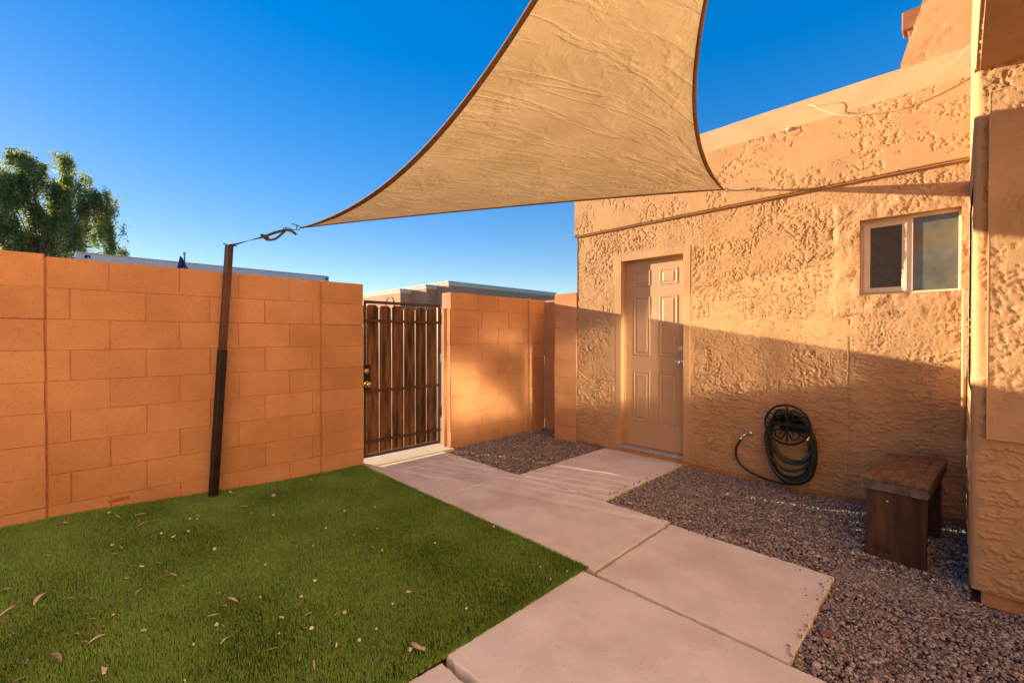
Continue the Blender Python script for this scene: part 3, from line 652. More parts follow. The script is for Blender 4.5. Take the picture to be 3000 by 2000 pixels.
# roof-top timber box behind the upper storey
ch = thing('roof_beam', (HX + 1.2, .55, 3.3), 'brown timber beam end projecting beyond the battered upper wall', 'beam')
bl = MB().box((5.30, .05, 4.02), (5.46, .375, 4.19)).mesh('timber', .01); put('timber', bl, 'roofwood', ch)
put('corbel', MB().prism([(.05, 3.92), (.31, 3.92), (.34, 4.019), (.05, 4.019)], 5.32, 5.46, 0).mesh('corbel', .006), 'roofwood', ch)

# ------------------------------------------------------------------ hanging cable
cb = catmull([(HX + .06, .885, 3.19), (HX - .03, .86, 3.17), (HX - .06, .70, 3.03), (HX - .07, .55, 2.965), (HX - .08, .36, 2.965), (HX - .09, .09, 3.08), (HX - .1, -.13, 3.31), (HX - .1, -.3, 3.5)], 10)
tag(put('cable', MB().tube(cb, .0028, 6).mesh('cable', smooth=True), 'white'), 'thin cream cable drooping from the parapet cap to the overhang', 'cable')

# ================================================================== shade sail, post, strap
PT = Vector((.862, 4.05, 1.27 + .722)); PB = Vector((.742, 4.05, .02))
post = thing('shade_post', PB, 'leaning two piece square steel post holding the shade sail strap', 'post')
def sq_tube(p, q, wd):
    d = (q - p).normalized(); ux = Vector((1, 0, 0)); ux = (ux - d * ux.dot(d)).normalized(); uy = d.cross(ux); v = []
    ang = .32; ux, uy = ux * math.cos(ang) + uy * math.sin(ang), uy * math.cos(ang) - ux * math.sin(ang)
    for e in (p, q):
        for a, b in ((-1, -1), (1, -1), (1, 1), (-1, 1)): v.append(e + ux * a * wd / 2 + uy * b * wd / 2)
    return MB().add(v, [(3, 2, 1, 0), (4, 5, 6, 7), (0, 1, 5, 4), (1, 2, 6, 5), (2, 3, 7, 6), (3, 0, 4, 7)])
put('sleeve', sq_tube(PB - Vector((0, 0, .04)), PB.lerp(PT, .585), .052).mesh('sleeve', .003), 'black', post)
put('tube', sq_tube(PB.lerp(PT, .57), PT, .045).mesh('tube', .003), 'postrust', post)
put('eye_bolt', MB().tube([PT + Vector((-.045, -.01, .012)), PT + Vector((-.015, -.01, .002)), PT + Vector((.05, -.01, .004))], .005, 6).mesh('eye_bolt', smooth=True), 'black', post)

A = np.array([1.283, 3.727, .881 + 1.27]); B = np.array([4.2, 1.5, 1.339 + 1.27]); Cc = np.array([.049, -1.193, 1.678 + 1.27])
cAC = np.array([1.491, 1.033, .772 + 1.27]); cBC = np.array([.874, .926, 1.121 + 1.27]); cAB = np.array([2.656, 2.52, 1.105 + 1.27])
def bt(a, b, c):
    a, b, c = (np.asarray(t)[..., None] for t in (a, b, c))
    return a * a * A + b * b * B + c * c * Cc + 2 * a * b * cAB + 2 * a * c * cAC + 2 * b * c * cBC
N = 260
idx = {}; bar = []
for i in range(N + 1):
    for j in range(N + 1 - i): idx[i, j] = len(bar); bar.append((i / N, j / N, 1 - (i + j) / N))
bar = np.array(bar); Pt = bt(bar[:, 0], bar[:, 1], bar[:, 2])
e = 1e-3
ta = bt(bar[:, 0] + e, bar[:, 1], bar[:, 2] - e) - Pt; tb_ = bt(bar[:, 0], bar[:, 1] + e, bar[:, 2] - e) - Pt
nr = np.cross(ta, tb_); nr /= np.linalg.norm(nr, axis=1)[:, None]; nr *= np.sign(nr[:, 2:3])
# creases fan out of the pulled corners, slack crumples in the middle
th = np.arctan2(Pt[:, 1] - B[1], Pt[:, 0] - B[0]); rb = np.linalg.norm(Pt - B, axis=1)
tha = np.arctan2(Pt[:, 1] - A[1], Pt[:, 0] - A[0]); ra = np.linalg.norm(Pt - A, axis=1)
edge = np.minimum.reduce([bar[:, 0] * 0 + 1, bar[:, 1] * 25, bar[:, 2] * 25, bar[:, 0] * 25])
rd = lambda q, w_: np.exp(-(q / w_)**2)
wv_ = .35 * fbm(Pt[:, 0] * 2, Pt[:, 1] * 2, 3, 5)
d1 = (rd(fbm(th * 22 + wv_, rb * 1.3, 3, 7), .07) * .0050 + .0035 * fbm(th * 34 + wv_, rb * 2, 3, 8)) * np.exp(-((rb - .75) / .9)**2)
d2 = fbm(tha * 26, ra * .9, 3, 9) * np.exp(-(ra / 1.6)**2) * .0035
q1 = fbm(Pt[:, 0] * 3.4 + Pt[:, 1] * 2.0 + wv_, Pt[:, 1] * 5.5 - Pt[:, 0] * 2.5, 4, 12, .6); d3 = -rd(q1, .09) * .0026 * sstep(-.1, .25, fbm(Pt[:, 0] * 1.6, Pt[:, 1] * 1.6, 2, 15))
q2 = fbm(Pt[:, 0] * 6.5 - Pt[:, 1] * 2.0, Pt[:, 1] * 3.2 + Pt[:, 0] * 3.5 + wv_, 3, 19, .6); d3 = d3 + rd(q2, .09) * .002 * sstep(.0, .3, fbm(Pt[:, 0] * 1.9, Pt[:, 1] * 1.9, 2, 25))
d4 = .0022 * fbm(Pt[:, 0] * 2.6, Pt[:, 1] * 2.6, 2, 18)
Pt2 = Pt + nr * ((d1 + d2 + d3 + d4) * np.clip(edge, .15, 1))[:, None]
tf = []
for i in range(N):
    for j in range(N - i):
        tf.append((idx[i, j], idx[i + 1, j], idx[i, j + 1]))
        if j < N - i - 1: tf.append((idx[i + 1, j], idx[i + 1, j + 1], idx[i, j + 1]))
sail = thing('shade_sail', tuple(A), 'large tan triangular shade sail stretched overhead between post and house', 'shade sail')
put('fabric', mesh_np('fabric', Pt2, tf, True), 'sail', sail)
def hem(fn, ins, wid):
    ts = np.linspace(.0, 1, 150); v = []; f = []
    for t in ts:
        k = min(1, min(t, 1 - t) * 10 + .0); a = fn(t, 0.0); b = fn(t, wid * (.35 + .65 * k)); d = (b - a)
        n_ = np.cross(d, fn(min(t + .01, 1), 0) - fn(max(t - .01, 0), 0)); n_ = n_ / (np.linalg.norm(n_) + 1e-9) * .0022
        v += [a - n_, b - n_ * 3, b + n_ * 3, a + n_]
    for i in range(len(ts) - 1):
        for k in range(4): f.append((4 * i + k, 4 * i + (k + 1) % 4, 4 * i + 4 + (k + 1) % 4, 4 * i + 4 + k))
    return MB().add(v, f).mesh('hem', smooth=True)
put('hem', hem(lambda t, s: bt(1 - t - s * .5, s, t - s * .5), 0, .020), 'hem', sail)      # A-C
put('hem', hem(lambda t, s: bt(s, 1 - t - s * .5, t - s * .5), 0, .011), 'hem', sail)      # B-C
put('hem', hem(lambda t, s: bt(1 - t - s * .5, t - s * .5, s), 0, .008), 'hem', sail)      # A-B
Av = Vector(A); Bv = Vector(B)
ring = [Av + Vector((-.012, .012, 0)) + Vector((.014 * math.cos(t), -.010 * math.cos(t), .020 * math.sin(t))) for t in np.linspace(0, 2 * math.pi, 17)]
put('ring', MB().tube(ring, .003, 6).mesh('ring', smooth=True), 'black', sail)
put('ring', MB().tube([Bv + Vector((.012, -.012, 0)) + Vector((.014 * math.cos(t), -.010 * math.cos(t), .016 * math.sin(t))) for t in np.linspace(0, 2 * math.pi, 17)], .003, 6).mesh('ring', smooth=True), 'black', sail)
# strap between post and sail: S hook, knot, loop and tail
S0 = PT + Vector((.0, -.01, .004)); S1 = Av + Vector((-.085, .06, -.022)); dv = S1 - S0
strap = thing('tie_strap', S0, 'dark knotted webbing strap tying the sail corner to the post', 'strap')
K = S0 + dv * .60 + Vector((0, 0, -.008))
sp = catmull([S0, S0 + dv * .15 + Vector((0, 0, -.006)), S0 + dv * .35 + Vector((0, 0, -.004)), K], 6)
nn = [Vector((math.sin(a) * .6, -math.cos(a) * .8, math.sin(a) + .1)) for a in np.linspace(1.6, .35, len(sp))]
put('band', MB().ribbon(sp, .021, nn).mesh('band'), 'strap', strap)
vw = Vector((-.5, -1, -.15)).normalized()
put('band', MB().ribbon(catmull([K, K.lerp(S1, .5) + Vector((0, 0, .006)), S1], 6), .021, vw).mesh('band'), 'strap', strap)
put('loop', MB().ribbon(catmull([K, K + dv * .07 + Vector((0, 0, -.030)), K + dv * .2 + Vector((0, 0, -.040)), K + dv * .31 + Vector((0, 0, -.018)), S1 + Vector((-.004, 0, -.003))], 6), .017, vw).mesh('loop'), 'strap', strap)
put('tail', MB().ribbon(catmull([S1 + Vector((-.01, -.006, .0)), S1 + Vector((.03, -.03, -.008)), S1 + Vector((.062, -.05, -.036))], 5), .020, vw).mesh('tail'), 'strap', strap)
put('knot', MB().ribbon(catmull([K + Vector((-.022, 0, .006)), K + Vector((0, -.018, .004)), K + Vector((.022, -.006, -.016)), K + Vector((.03, .012, .006))], 5), .026, vw).mesh('knot'), 'strap', strap)
hk = catmull([S1 + Vector((-.012, 0, -.008)), S1 + Vector((-.02, .0, .012)), S1 + Vector((.01, -.01, .016)), S1 + Vector((.05, -.036, .004)), Av + Vector((-.016, .010, .006)), Av + Vector((-.024, .018, .022)), Av + Vector((-.052, .036, .028))], 6)
put('hook', MB().tube(hk, .0032, 6).mesh('hook', smooth=True), 'black', strap)
# rope to the house eye bolt
rp_ = thing('tie_rope', (HX - .03, 1.29, 2.58), 'short cord tying the sail corner to an eye bolt in the parapet', 'rope')
E_ = Vector((HX - .045, 1.29, 2.585))
put('cord', MB().tube(catmull([Bv + Vector((.014, -.015, 0)), Bv.lerp(E_, .5) + Vector((0, 0, -.01)), E_], 6), .0045, 6).mesh('cord', smooth=True), 'strap', rp_)
put('eye_bolt', MB().tube([E_ + Vector((.0, .012 * math.cos(t), .012 * math.sin(t))) for t in np.linspace(0, 2 * math.pi, 13)], .003, 6).tube([E_ + Vector((0, -.012, 0)), E_ + Vector((.05, -.012, 0))], .003, 6).mesh('eye_bolt', smooth=True), 'black', rp_)

# ================================================================== hose hanger, hose, tap
HC = Vector((HX - .20, .977, .558)); HR = .16
hh = thing('hose_hanger', (HX, HC.y, HC.z), 'black wrought iron scrollwork hose hanger on the stucco wall', 'hose hanger')
def yz(c, y, z, x=0): return Vector((c.x + x, c.y + y, c.z + z))
put('rim', MB().tube([yz(HC, HR * math.cos(t), HR * math.sin(t)) for t in np.linspace(0, 2 * math.pi, 41)], .0085, 8, False).mesh('rim', smooth=True), 'iron', hh)
def spiral(cy, cz, r0, r1, a0, turns, n=26):
    return [yz(HC, cy + (r0 + (r1 - r0) * k / n) * math.cos(a0 + turns * 2 * math.pi * k / n), cz + (r0 + (r1 - r0) * k / n) * math.sin(a0 + turns * 2 * math.pi * k / n)) for k in range(n + 1)]
for sy in (1, -1):
    for sz_ in (1, -1):
        sc1 = [yz(HC, 0, .012 * sz_), yz(HC, sy * .010, .06 * sz_), yz(HC, sy * .040, .118 * sz_), yz(HC, sy * .082, .098 * sz_), yz(HC, sy * .082, .058 * sz_), yz(HC, sy * .052, .046 * sz_), yz(HC, sy * .040, .070 * sz_), yz(HC, sy * .056, .080 * sz_)]
        put('scroll', MB().tube(catmull(sc1, 6), .0064, 6).mesh('scroll', smooth=True), 'iron', hh)
        sc2 = [yz(HC, sy * .02, .004 * sz_), yz(HC, sy * .07, .012 * sz_), yz(HC, sy * .118, .02 * sz_), yz(HC, sy * .142, .052 * sz_), yz(HC, sy * .122, .082 * sz_), yz(HC, sy * .096, .066 * sz_), yz(HC, sy * .100, .042 * sz_), yz(HC, sy * .114, .048 * sz_)]
        put('scroll', MB().tube(catmull(sc2, 6), .0060, 6).mesh('scroll', smooth=True), 'iron', hh)
for a_ in (0, .5, 1, 1.5):
    d_ = Vector((0, math.cos(a_ * math.pi), math.sin(a_ * math.pi)))
    put('leaf_bar', MB().tube([HC + d_ * .01, HC + d_ * .05, HC + d_ * .09, HC + d_ * .12, HC + d_ * HR], [.004, .005, .009, .009, .003], 8).mesh('leaf_bar', smooth=True), 'iron', hh)
put('rosette', MB().lathe([(0, .026), (.006, .026), (.010, .016), (.014, .012), (.015, .004)], HC + Vector((.002, 0, 0)), (-1, 0, 0), 12).mesh('rosette', smooth=True), 'iron', hh)
# saddle behind the plate, bracket to the wall
sad = MB(); v = []; f = []; ns = 20
for k in range(ns + 1):
    a_ = math.radians(-10 + 200 * k / ns)
    for x_, r_ in ((0.01, .105), (.19, .115)): v.append(yz(HC, r_ * math.cos(a_), r_ * math.sin(a_) * .8 - .02, x_))
for k in range(ns): f.append((2 * k, 2 * k + 1, 2 * k + 3, 2 * k + 2))
sad.add(v, f); sm = sad.mesh('saddle', smooth=True); put('saddle', sm, 'iron', hh)
put('back_plate', MB().box((HX - .014, HC.y - .10, HC.z - .09), (HX - .008, HC.y + .10, HC.z + .06)).mesh('back_plate', .002), 'iron', hh)

hose = thing('garden_hose', (HX - .1, 1.0, .04), 'dark green garden hose hanging in many loops below the iron hanger', 'hose')
nl = 11
for k in range(nl):
    dep = .02 + .155 * (k / (nl - 1)); low = .055 + .05 * rnd.random() + (.22 if k in (0,) else 0) + (.12 if k in (3, 7) else 0)
    wd = .125 + .055 * rnd.random(); cy = HC.y - .02 * rnd.random() + .03 * k / (nl - 1); x = HC.x + dep; sk = rnd.uniform(-.04, .03)
    top = HC.z + .085
    mid = (top + low) / 2
    pts = [(x, cy + .10, top - .03), (x + .005, cy, top), (x, cy - .10, top - .03), (x + rnd.uniform(-.01, .01), cy - wd - .015, mid + .03), (x + rnd.uniform(-.012, .008), cy - wd * .85 + sk, low + .10), (x - .005, cy - .06 + sk, low + .006),
           (x - .005, cy + .06 + sk, low), (x + rnd.uniform(-.012, .008), cy + wd * .85 + sk * .3, low + .11), (x + rnd.uniform(-.01, .01), cy + wd, mid + .03)]
    put('loop', MB().tube(catmull(pts, 6, True) + [catmull(pts, 6, True)[0]], .0105, 8, False).mesh('loop', smooth=True), 'hose', hose)
tail = catmull([(HX - .075, 1.375, .335), (HX - .08, 1.405, .27), (HX - .075, 1.40, .18), (HX - .08, 1.33, .10), (HX - .09, 1.22, .060), (HX - .11, 1.08, .045), (HX - .12, .96, .06), (HX - .13, .84, .14)], 8)
put('lead', MB().tube(tail, .0105, 8).mesh('lead', smooth=True), 'hose', hose)
put('coupling', MB().lathe([(0, .013), (.02, .013), (.022, .016), (.04, .016), (.042, .012), (.05, .012)], (HX - .075, 1.378, .333), (.1, -.35, .9), 12).mesh('coupling', smooth=True), 'nickel', hose)
put('coupling', MB().lathe([(0, .012), (.018, .012), (.02, .016), (.04, .016), (.042, .013), (.05, .013)], (HC.x + .01, .83, .485), (0, .25, -1), 12).mesh('coupling', smooth=True), 'brass', hose)
tap = thing('hose_tap', (HX, 1.325, .40), 'small weathered hose tap on the wall beside the hose hanger', 'tap')
put('body', MB().tube([(HX + .01, 1.315, .405), (HX - .04, 1.325, .405), (HX - .062, 1.345, .395), (HX - .072, 1.365, .37)], [.013, .013, .012, .011], 10).lathe([(0, .026), (.006, .026), (.008, .014)], (HX - .001, 1.315, .405), (-1, 0, 0), 14).mesh('body', smooth=True), 'nickel', tap)
put('handle', MB().tube([(HX - .045, 1.328, .41), (HX - .05, 1.33, .44)], .004, 6).tube([(HX - .05, 1.308, .441), (HX - .05, 1.352, .446)], .006, 6).mesh('handle', smooth=True), 'alu', tap)

# ================================================================== bench
bench = thing('bench', (3.72, .22, -.02), 'small dark wooden bench with a worn butcher block top', 'bench')
bench.rotation_euler = (0, 0, math.radians(-4.4))
bench.location = (0, 0, 0); OFF[bench.name] = Vector()
piv = Vector((3.33, .252, 0)); bench.location = piv
def bl_put(name, me, m): o = bpy.data.objects.new(name, me); col.objects.link(o); me.materials.append(M[m]) if len(me.materials) == 0 else None; o.parent = bench; return o
L_, W_ = .80, .290; TZ = .457; BT = .082
bl_put('apron', MB().box((-.012, -W_ / 2, TZ - BT), (L_, W_ / 2, TZ - .022)).mesh('apron', .004), 'bench_end')
nx_, ny_ = 11, 5
for i in range(nx_):
    sh = 0
    for j in range(ny_):
        x0 = -.02 + (L_ + .03) * i / nx_; x1 = -.02 + (L_ + .03) * (i + 1) / nx_; y0 = -W_ / 2 - .004 + (W_ + .008) * j / ny_; y1 = -W_ / 2 - .004 + (W_ + .008) * (j + 1) / ny_
        zt = TZ + rnd.uniform(-.001, .001)
        bl_put('block', MB().box((x0 + .0003, y0 + .0003, TZ - .0215), (x1 - .0003, y1 - .0003, zt)).mesh('block', .0009), 'benchtop')
bl_put('leg', MB().box((.012, -W_ / 2 + .008, -.045), (.052, W_ / 2 - .012, TZ - BT - .0004)).mesh('leg', .003), 'bench')
bl_put('leg', MB().box((L_ - .20, -W_ / 2 + .008, -.045), (L_ - .16, W_ / 2 - .012, TZ - BT - .0004)).mesh('leg', .003), 'bench')
bl_put('stretcher', MB().box((.0525, -.05, TZ - BT - .075), (L_ - .2005, -.01, TZ - BT - .001)).mesh('stretcher', .003), 'bench')
bl_put('screw', MB().lathe([(0, .006), (.004, .006), (.005, .002)], (.012, .03, TZ - BT - .055), (-1, 0, 0), 10).mesh('screw', smooth=True), 'nickel')

# ================================================================== beyond the wall
gbld = thing('grey_building', (3.5, 24, 0), 'low grey stucco building with a flat parapet beyond the block wall', 'building')
gw = put('wall', MB().box((0.0, 24, -.05), (9.75, 34, 4.55)).mesh('wall', .02), 'grey', gbld)
put('coping', MB().box((-.02, 23.975, 4.5505), (9.77, 34, 4.585)).mesh('coping', .01), 'grey', gbld)
put('wall_joint', MB().box((3.98, 23.97, 0), (4.16, 24.001, 4.56)).mesh('wall_joint', .008), 'grey', gbld)
for x in (.32, 9.65):
    s_ = put('scupper', MB().box((x - .08, 23.99, 4.36), (x + .08, 24.001, 4.48)).mesh('scupper'), 'darkhole', gbld)
    put('spout', MB().lathe([(0, .035), (.05, .035), (.052, .02)], (x + .02, 23.985, 4.39), (0, -1, 0), 10).mesh('spout', smooth=True), 'white', gbld)
pb = thing('apartment_building', (25, 32, 0), 'salmon stucco apartment block with cream cornice and arched windows beyond the gate', 'building')
def mass(x0, x1, y0, y1, zt):
    wl_ = put('wall', MB().box((x0, y0, -.05), (x1, y1, zt - .36)).mesh('wall'), 'pink', pb)
    for (e, z0, z1) in ((.04, zt - .36, zt - .24), (.08, zt - .24, zt - .11), (.14, zt - .11, zt)):
        put('cornice', MB().box((x0 - e, y0 - e, z0 + .0005), (x1 + e, y1 + e, z1)).mesh('cornice', .01), 'cornice', pb)
    return wl_
def arch(parent, cx, cy, face, w_, zsp, zbot, wz):
    """arched surround and window; face 'x' looks to -X, 'y' looks to -Y"""
    r = w_ / 2
    def P_(a, z, d): return (cx - d, cy + a, z) if face == 'x' else (cx + a, cy - d, z)
    ring = [P_(r * math.cos(t), zsp + r * math.sin(t), .02) for t in np.linspace(0, math.pi, 15)]
    ring = [P_(r, zbot, .02)] + ring + [P_(-r, zbot, .02)]
    wf_ = put('window', MB().tube(ring, .03, 6).mesh('window', smooth=True), 'pink', parent)
    q = r * .8
    def bx(a0, a1, z0, z1, d0, d1):
        p = P_(a0, z0, d0); s = P_(a1, z1, d1); return (tuple(min(i, j) for i, j in zip(p, s)), tuple(max(i, j) for i, j in zip(p, s)))
    put('frame', MB().box(*bx(-q, q, wz - 1.3, wz, -.01, .04)).mesh('frame'), 'wpaint', wf_)
    for s_ in (-1, 1):
        put('pane', MB().box(*bx(s_ * q * .52 - q * .42, s_ * q * .52 + q * .42, wz - 1.22, wz - .08, .03, .045)).mesh('pane'), 'pane', wf_)
T = 1.27
mass(22.2, 36.0, 30.0, 48, T + 4.72)
mass(21.17, 30, 31.8, 50, T + 4.50)
mass(20.08, 30, 34.17, 52, T + 4.24)
arch(pb, 22.2, 30.95, 'x', 1.15, T + 3.35, T + .5, T + 2.6)
arch(pb, 21.17, 33.0, 'x', 1.35, T + 3.15, T + .5, T + 2.4)
arch(pb, 20.08, 36.0, 'x', 1.5, T + 2.9, T + .5, T + 2.0)
for x in (26, 29.2, 32.6): arch(pb, x, 30.0, 'y', 1.5, T + 2.75, T + .3, T + 1.8)
put('vent', MB().box((22.75, 29.985, T + 3.5), (22.95, 30.001, T + 3.8)).mesh('vent'), 'darkhole', pb)
fl = thing('flag', (1.69, 12, 0), 'furled dark blue flag with pale stars on a thin pole', 'flag')
fx, fy = 1.70, 12.0
put('pole', MB().tube([(fx, fy, -.05), (fx, fy, 3.08)], .018, 8).lathe([(0, .012), (.02, .03), (.05, .03), (.07, .01)], (fx, fy, 3.08), (0, 0, 1), 10).mesh('pole', smooth=True), 'alu', fl)
v = []; f = []
for i in range(25):
    z = 3.06 - 1.5 * i / 24; wd = .03 + .135 * min(1, i / 6)
    for j in range(9):
        s_ = j / 8; v.append((fx - .07 - wd * .3 + wd * 1.6 * s_ - .05 * (1 - s_) * min(1, i / 10), fy - .03 + .035 * math.sin(s_ * 14 + i * .15), z - .06 * s_))
for i in range(24):
    for j in range(8): f.append((i * 9 + j, i * 9 + j + 1, (i + 1) * 9 + j + 1, (i + 1) * 9 + j))
ck = put('cloth', MB().add(v, f).mesh('cloth', smooth=True), 'flag', fl)
for k in range(6):
    sx = fx - .06 + rnd.uniform(-.03, .1); sz2 = 2.35 + .09 * k + rnd.uniform(-.03, .03); q = [(sx + (.014 if i % 2 == 0 else .006) * math.sin(i * math.pi / 5), sz2 + (.014 if i % 2 == 0 else .006) * math.cos(i * math.pi / 5)) for i in range(10)]
    put('star', MB().prism(q, fy - .072, fy - .069, 1).mesh('star'), 'white', ck)

# ------------------------------------------------------------------ trees
def tree(base, H, R_, label, clumps, nleaf, droop, leaf, seed):
    r = np.random.default_rng(seed); t = thing('tree', base, label, 'tree'); b = Vector(base)
    tk = MB(); tp = b + Vector((.1, 0, H * .62))
    tk.tube(catmull([b + Vector((0, 0, -.1)), b + Vector((.08, 0, H * .25)), b + Vector((-.06, 0, H * .45)), tp], 5), [H * .022 * (1 - .6 * k / 15) for k in range(16)], 9)
    vs = []; cs = []
    for (cx, cz, cr, dy) in clumps:
        c_ = b + Vector((cx, dy, cz)); st = b + Vector((0, 0, H * r.uniform(.36, .5)))
        mid = st.lerp(c_, .55) + Vector((0, 0, cr * .3))
        tk.tube(catmull([st, mid, c_ + Vector((0, 0, -cr * .1))], 6), [H * .004 * (1 - .75 * k / 12) for k in range(13)], 6)
        nst = int(nleaf * cr**1.6)
        sub = [(r.normal(size=3) * np.array([.5, .5, .42]) * cr, cr * r.uniform(.22, .5)) for _ in range(9)]
        for _ in range(nst):            # a hanging strand of leaves
            o_, sr = sub[r.integers(0, 9)]; d = r.normal(size=3); d /= np.linalg.norm(d); s0 = np.array(c_) + o_ + d * sr * r.random()**.4 + np.array([0, 0, .25 * sr])
            ln = droop * r.uniform(.35, 1.1); tone = (.7 + .6 * r.random()) * np.array([1, 1 + .1 * r.normal(), .9])
            if r.random() < .13: tone = tone * np.array([1.9, 1.55, .7])
            sw = r.normal(size=2) * .12
            n_ = int(9 + 12 * r.random())
            for k in range(n_):
                p = s0 + np.array([sw[0] * k / n_ * ln, sw[1] * k / n_ * ln, -ln * k / n_]) + r.normal(size=3) * .05
                a = r.uniform(0, 2 * np.pi); el = -r.uniform(.2, 1.3); L = leaf * r.uniform(.6, 1.3)
                dr = np.array([np.cos(a) * np.cos(el), np.sin(a) * np.cos(el), np.sin(el)]); sd = np.cross(dr, r.normal(size=3)); sd /= np.linalg.norm(sd) + 1e-6
                q = p + dr * L; m_ = p + dr * L * .5
                vs.append(np.stack([p, m_ + sd * L * .14, q, m_ - sd * L * .14])); cs.append(tone * r.uniform(.8, 1.2))
    put('trunk', tk.mesh('trunk', smooth=True), 'bark', t)
    V_ = np.array(vs); n_ = len(V_); me_ = mesh_np('crown', V_.reshape(-1, 3), np.arange(n_ * 4).reshape(-1, 4)); vcol(me_, np.repeat(np.clip(np.array(cs), 0, 3), 4, 0))
    put('crown', me_, 'leaf', t)
    return t
TY = 41
def tpx(px, py, Y=TY):                           # height and offset of a crown clump at that distance
    l = (px - 1500) / 1291; dx = math.cos(YAW) + l * math.sin(YAW); dy = math.sin(YAW) - l * math.cos(YAW); t = Y / dy
    return dx * t, EYE + (988 - py) / 1291 * t
tx0, _ = tpx(125, 900)
cl = []
for (px, py, rp) in ((60, 440, 30), (50, 500, 48), (15, 540, 50), (95, 480, 35), (60, 580, 62), (195, 455, 26), (205, 500, 32), (190, 560, 42), (140, 600, 60), (30, 660, 62), (100, 690, 60), (180, 660, 48),
                     (255, 575, 38), (300, 590, 36), (325, 620, 26), (270, 650, 40), (210, 710, 36), (320, 680, 24), (330, 725, 26), (40, 730, 60), (-30, 620, 45), (360, 735, 14)):
    x, z = tpx(px, py); cl.append((x - tx0, z, rp * 28.4 / 1291, rnd.uniform(-2, 2)))
tree((tx0, TY, 0), 13.0, 3, 'tall weeping green tree standing behind the grey building', cl, 270, 1.5, .20, 5)
x2, z2 = tpx(1085, 872, 46)
tree((x2, 46, 0), z2 + .5, 1, 'distant small green tree top seen just above the gate', [(-.3, z2 - .6, .9, 0), (.9, z2 - .9, .9, 0), (.2, z2 - .2, .5, .3)], 60, .5, .16, 9)

# ================================================================== fallen leaves and chips on the turf and path
leaf_meshes = []
for k in range(7):
    L = 1.; wv = .055 + .045 * k / 6; v = []; f = []; cur = rnd.uniform(-.5, .5); n_ = 7
    for i in range(n_ + 1):
        s_ = i / n_; wd = wv * math.sin(math.pi * min(1, s_ * .97 + .02))**.7; bx_ = (s_ - .5) * L; by = cur * (s_ - .5)**2 * 1.4; up_ = .10 * math.sin(s_ * math.pi) + .05 * s_
        v += [(bx_, by - wd, up_ + .06), (bx_, by, up_), (bx_, by + wd, up_ + .05)]
    for i in range(n_):
        for j in range(2): f.append((3 * i + j, 3 * i + 3 + j, 3 * i + 4 + j, 3 * i + 1 + j))
    me = MB().add(v, f).mesh('dry_leaf', smooth=True); me.materials.append(M['litter']); leaf_meshes.append(me)
chip_meshes = []
for k in range(4):
    q = [(rnd.uniform(.8, 1.15) * .5 * math.cos(t), rnd.uniform(.7, 1.1) * (.26 + .06 * k) * math.sin(t)) for t in sorted([rnd.uniform(0, 6.28) for _ in range(5)])]
    me = MB().prism(q, 0, .14).mesh('wood_chip', .02); me.materials.append(M['chip']); chip_meshes.append(me)
bmm = bmesh.new(); bmesh.ops.create_icosphere(bmm, subdivisions=2, radius=.5)
for vv in bmm.verts: vv.co *= 1 + rnd.uniform(-.12, .12); vv.co.z *= .75
pebm = bpy.data.meshes.new('pebble'); bmm.to_mesh(pebm); bmm.free(); pebm.materials.append(M['pebble'])
def gpt(px, py, z=0.0):
    l = (px - 1500) / 1291; dx = math.cos(YAW) + l * math.sin(YAW); dy = math.sin(YAW) - l * math.cos(YAW); t = (EYE - z) * 1291 / (py - 988)
    return dx * t, dy * t
def on_turf(x, y): return -.9 < x < 1.98 and 1.45 < y < 4.12
def litter(kind, x, y, size, ang, z=None):
    z = (turf_z(x, y) + .006 if on_turf(x, y) else .004) if z is None else z
    if kind == 'leaf':
        o = put('dry_leaf', rnd.choice(leaf_meshes), None, None, (x, y, z), (rnd.uniform(-.25, .25), rnd.uniform(-.2, .2), ang)); o.scale = (size,) * 3
        tag(o, 'dry curled tan leaf fallen on the green turf', 'leaf', 'dry leaves scattered on the turf')
    elif kind == 'chip':
        o = put('wood_chip', rnd.choice(chip_meshes), None, None, (x, y, z), (rnd.uniform(-.3, .3), rnd.uniform(-.3, .3), ang)); o.scale = (size,) * 3
        tag(o, 'pale flat wood chip lying on the green turf', 'wood chip', 'pale chips scattered on the turf')
    else:
        o = put('pebble', pebm, None, None, (x, y, z), (0, 0, ang)); o.scale = (size,) * 3
        tag(o, 'small pale pebble stray on the green turf', 'pebble', 'pale pebbles scattered on the turf')
K_ = .4252
LEAF = [(150, 330, 110), (400, 320, 110), (425, 392, 75), (995, 368, 90), (960, 304, 55), (1670, 210, 55), (795, 328, 60), (1030, 453, 50), (820, 530, 50), (770, 545, 40), (775, 575, 45), (1080, 615, 55), (1175, 690, 95),
        (1288, 705, 45), (1000, 660, 45), (940, 800, 65), (1245, 832, 70), (1590, 834, 120), (1490, 790, 45), (1675, 818, 35), (570, 800, 80), (530, 810, 60), (455, 868, 55), (335, 855, 40), (250, 880, 95), (25, 832, 60), (30, 965, 80),
        (605, 988, 60), (650, 1106, 80), (565, 1128, 45), (1540, 1100, 90), (1525, 1000, 40), (1460, 935, 70), (2115, 920, 70), (2090, 1012, 35), (2310, 915, 40), (1860, 1160, 70), (2150, 1265, 95), (380, 1235, 120), (160, 1265, 60),
        (45, 1262, 50), (600, 1390, 50), (105, 1390, 65), (1970, 318, 45), (2130, 420, 35), (1340, 118, 30), (2135, 5, 60), (815, 478, 30), (510, 1080, 45), (2290, 755, 40), (1640, 138, 30), (300, 608, 38), (1880, 1335, 45), (690, 1025, 28)]
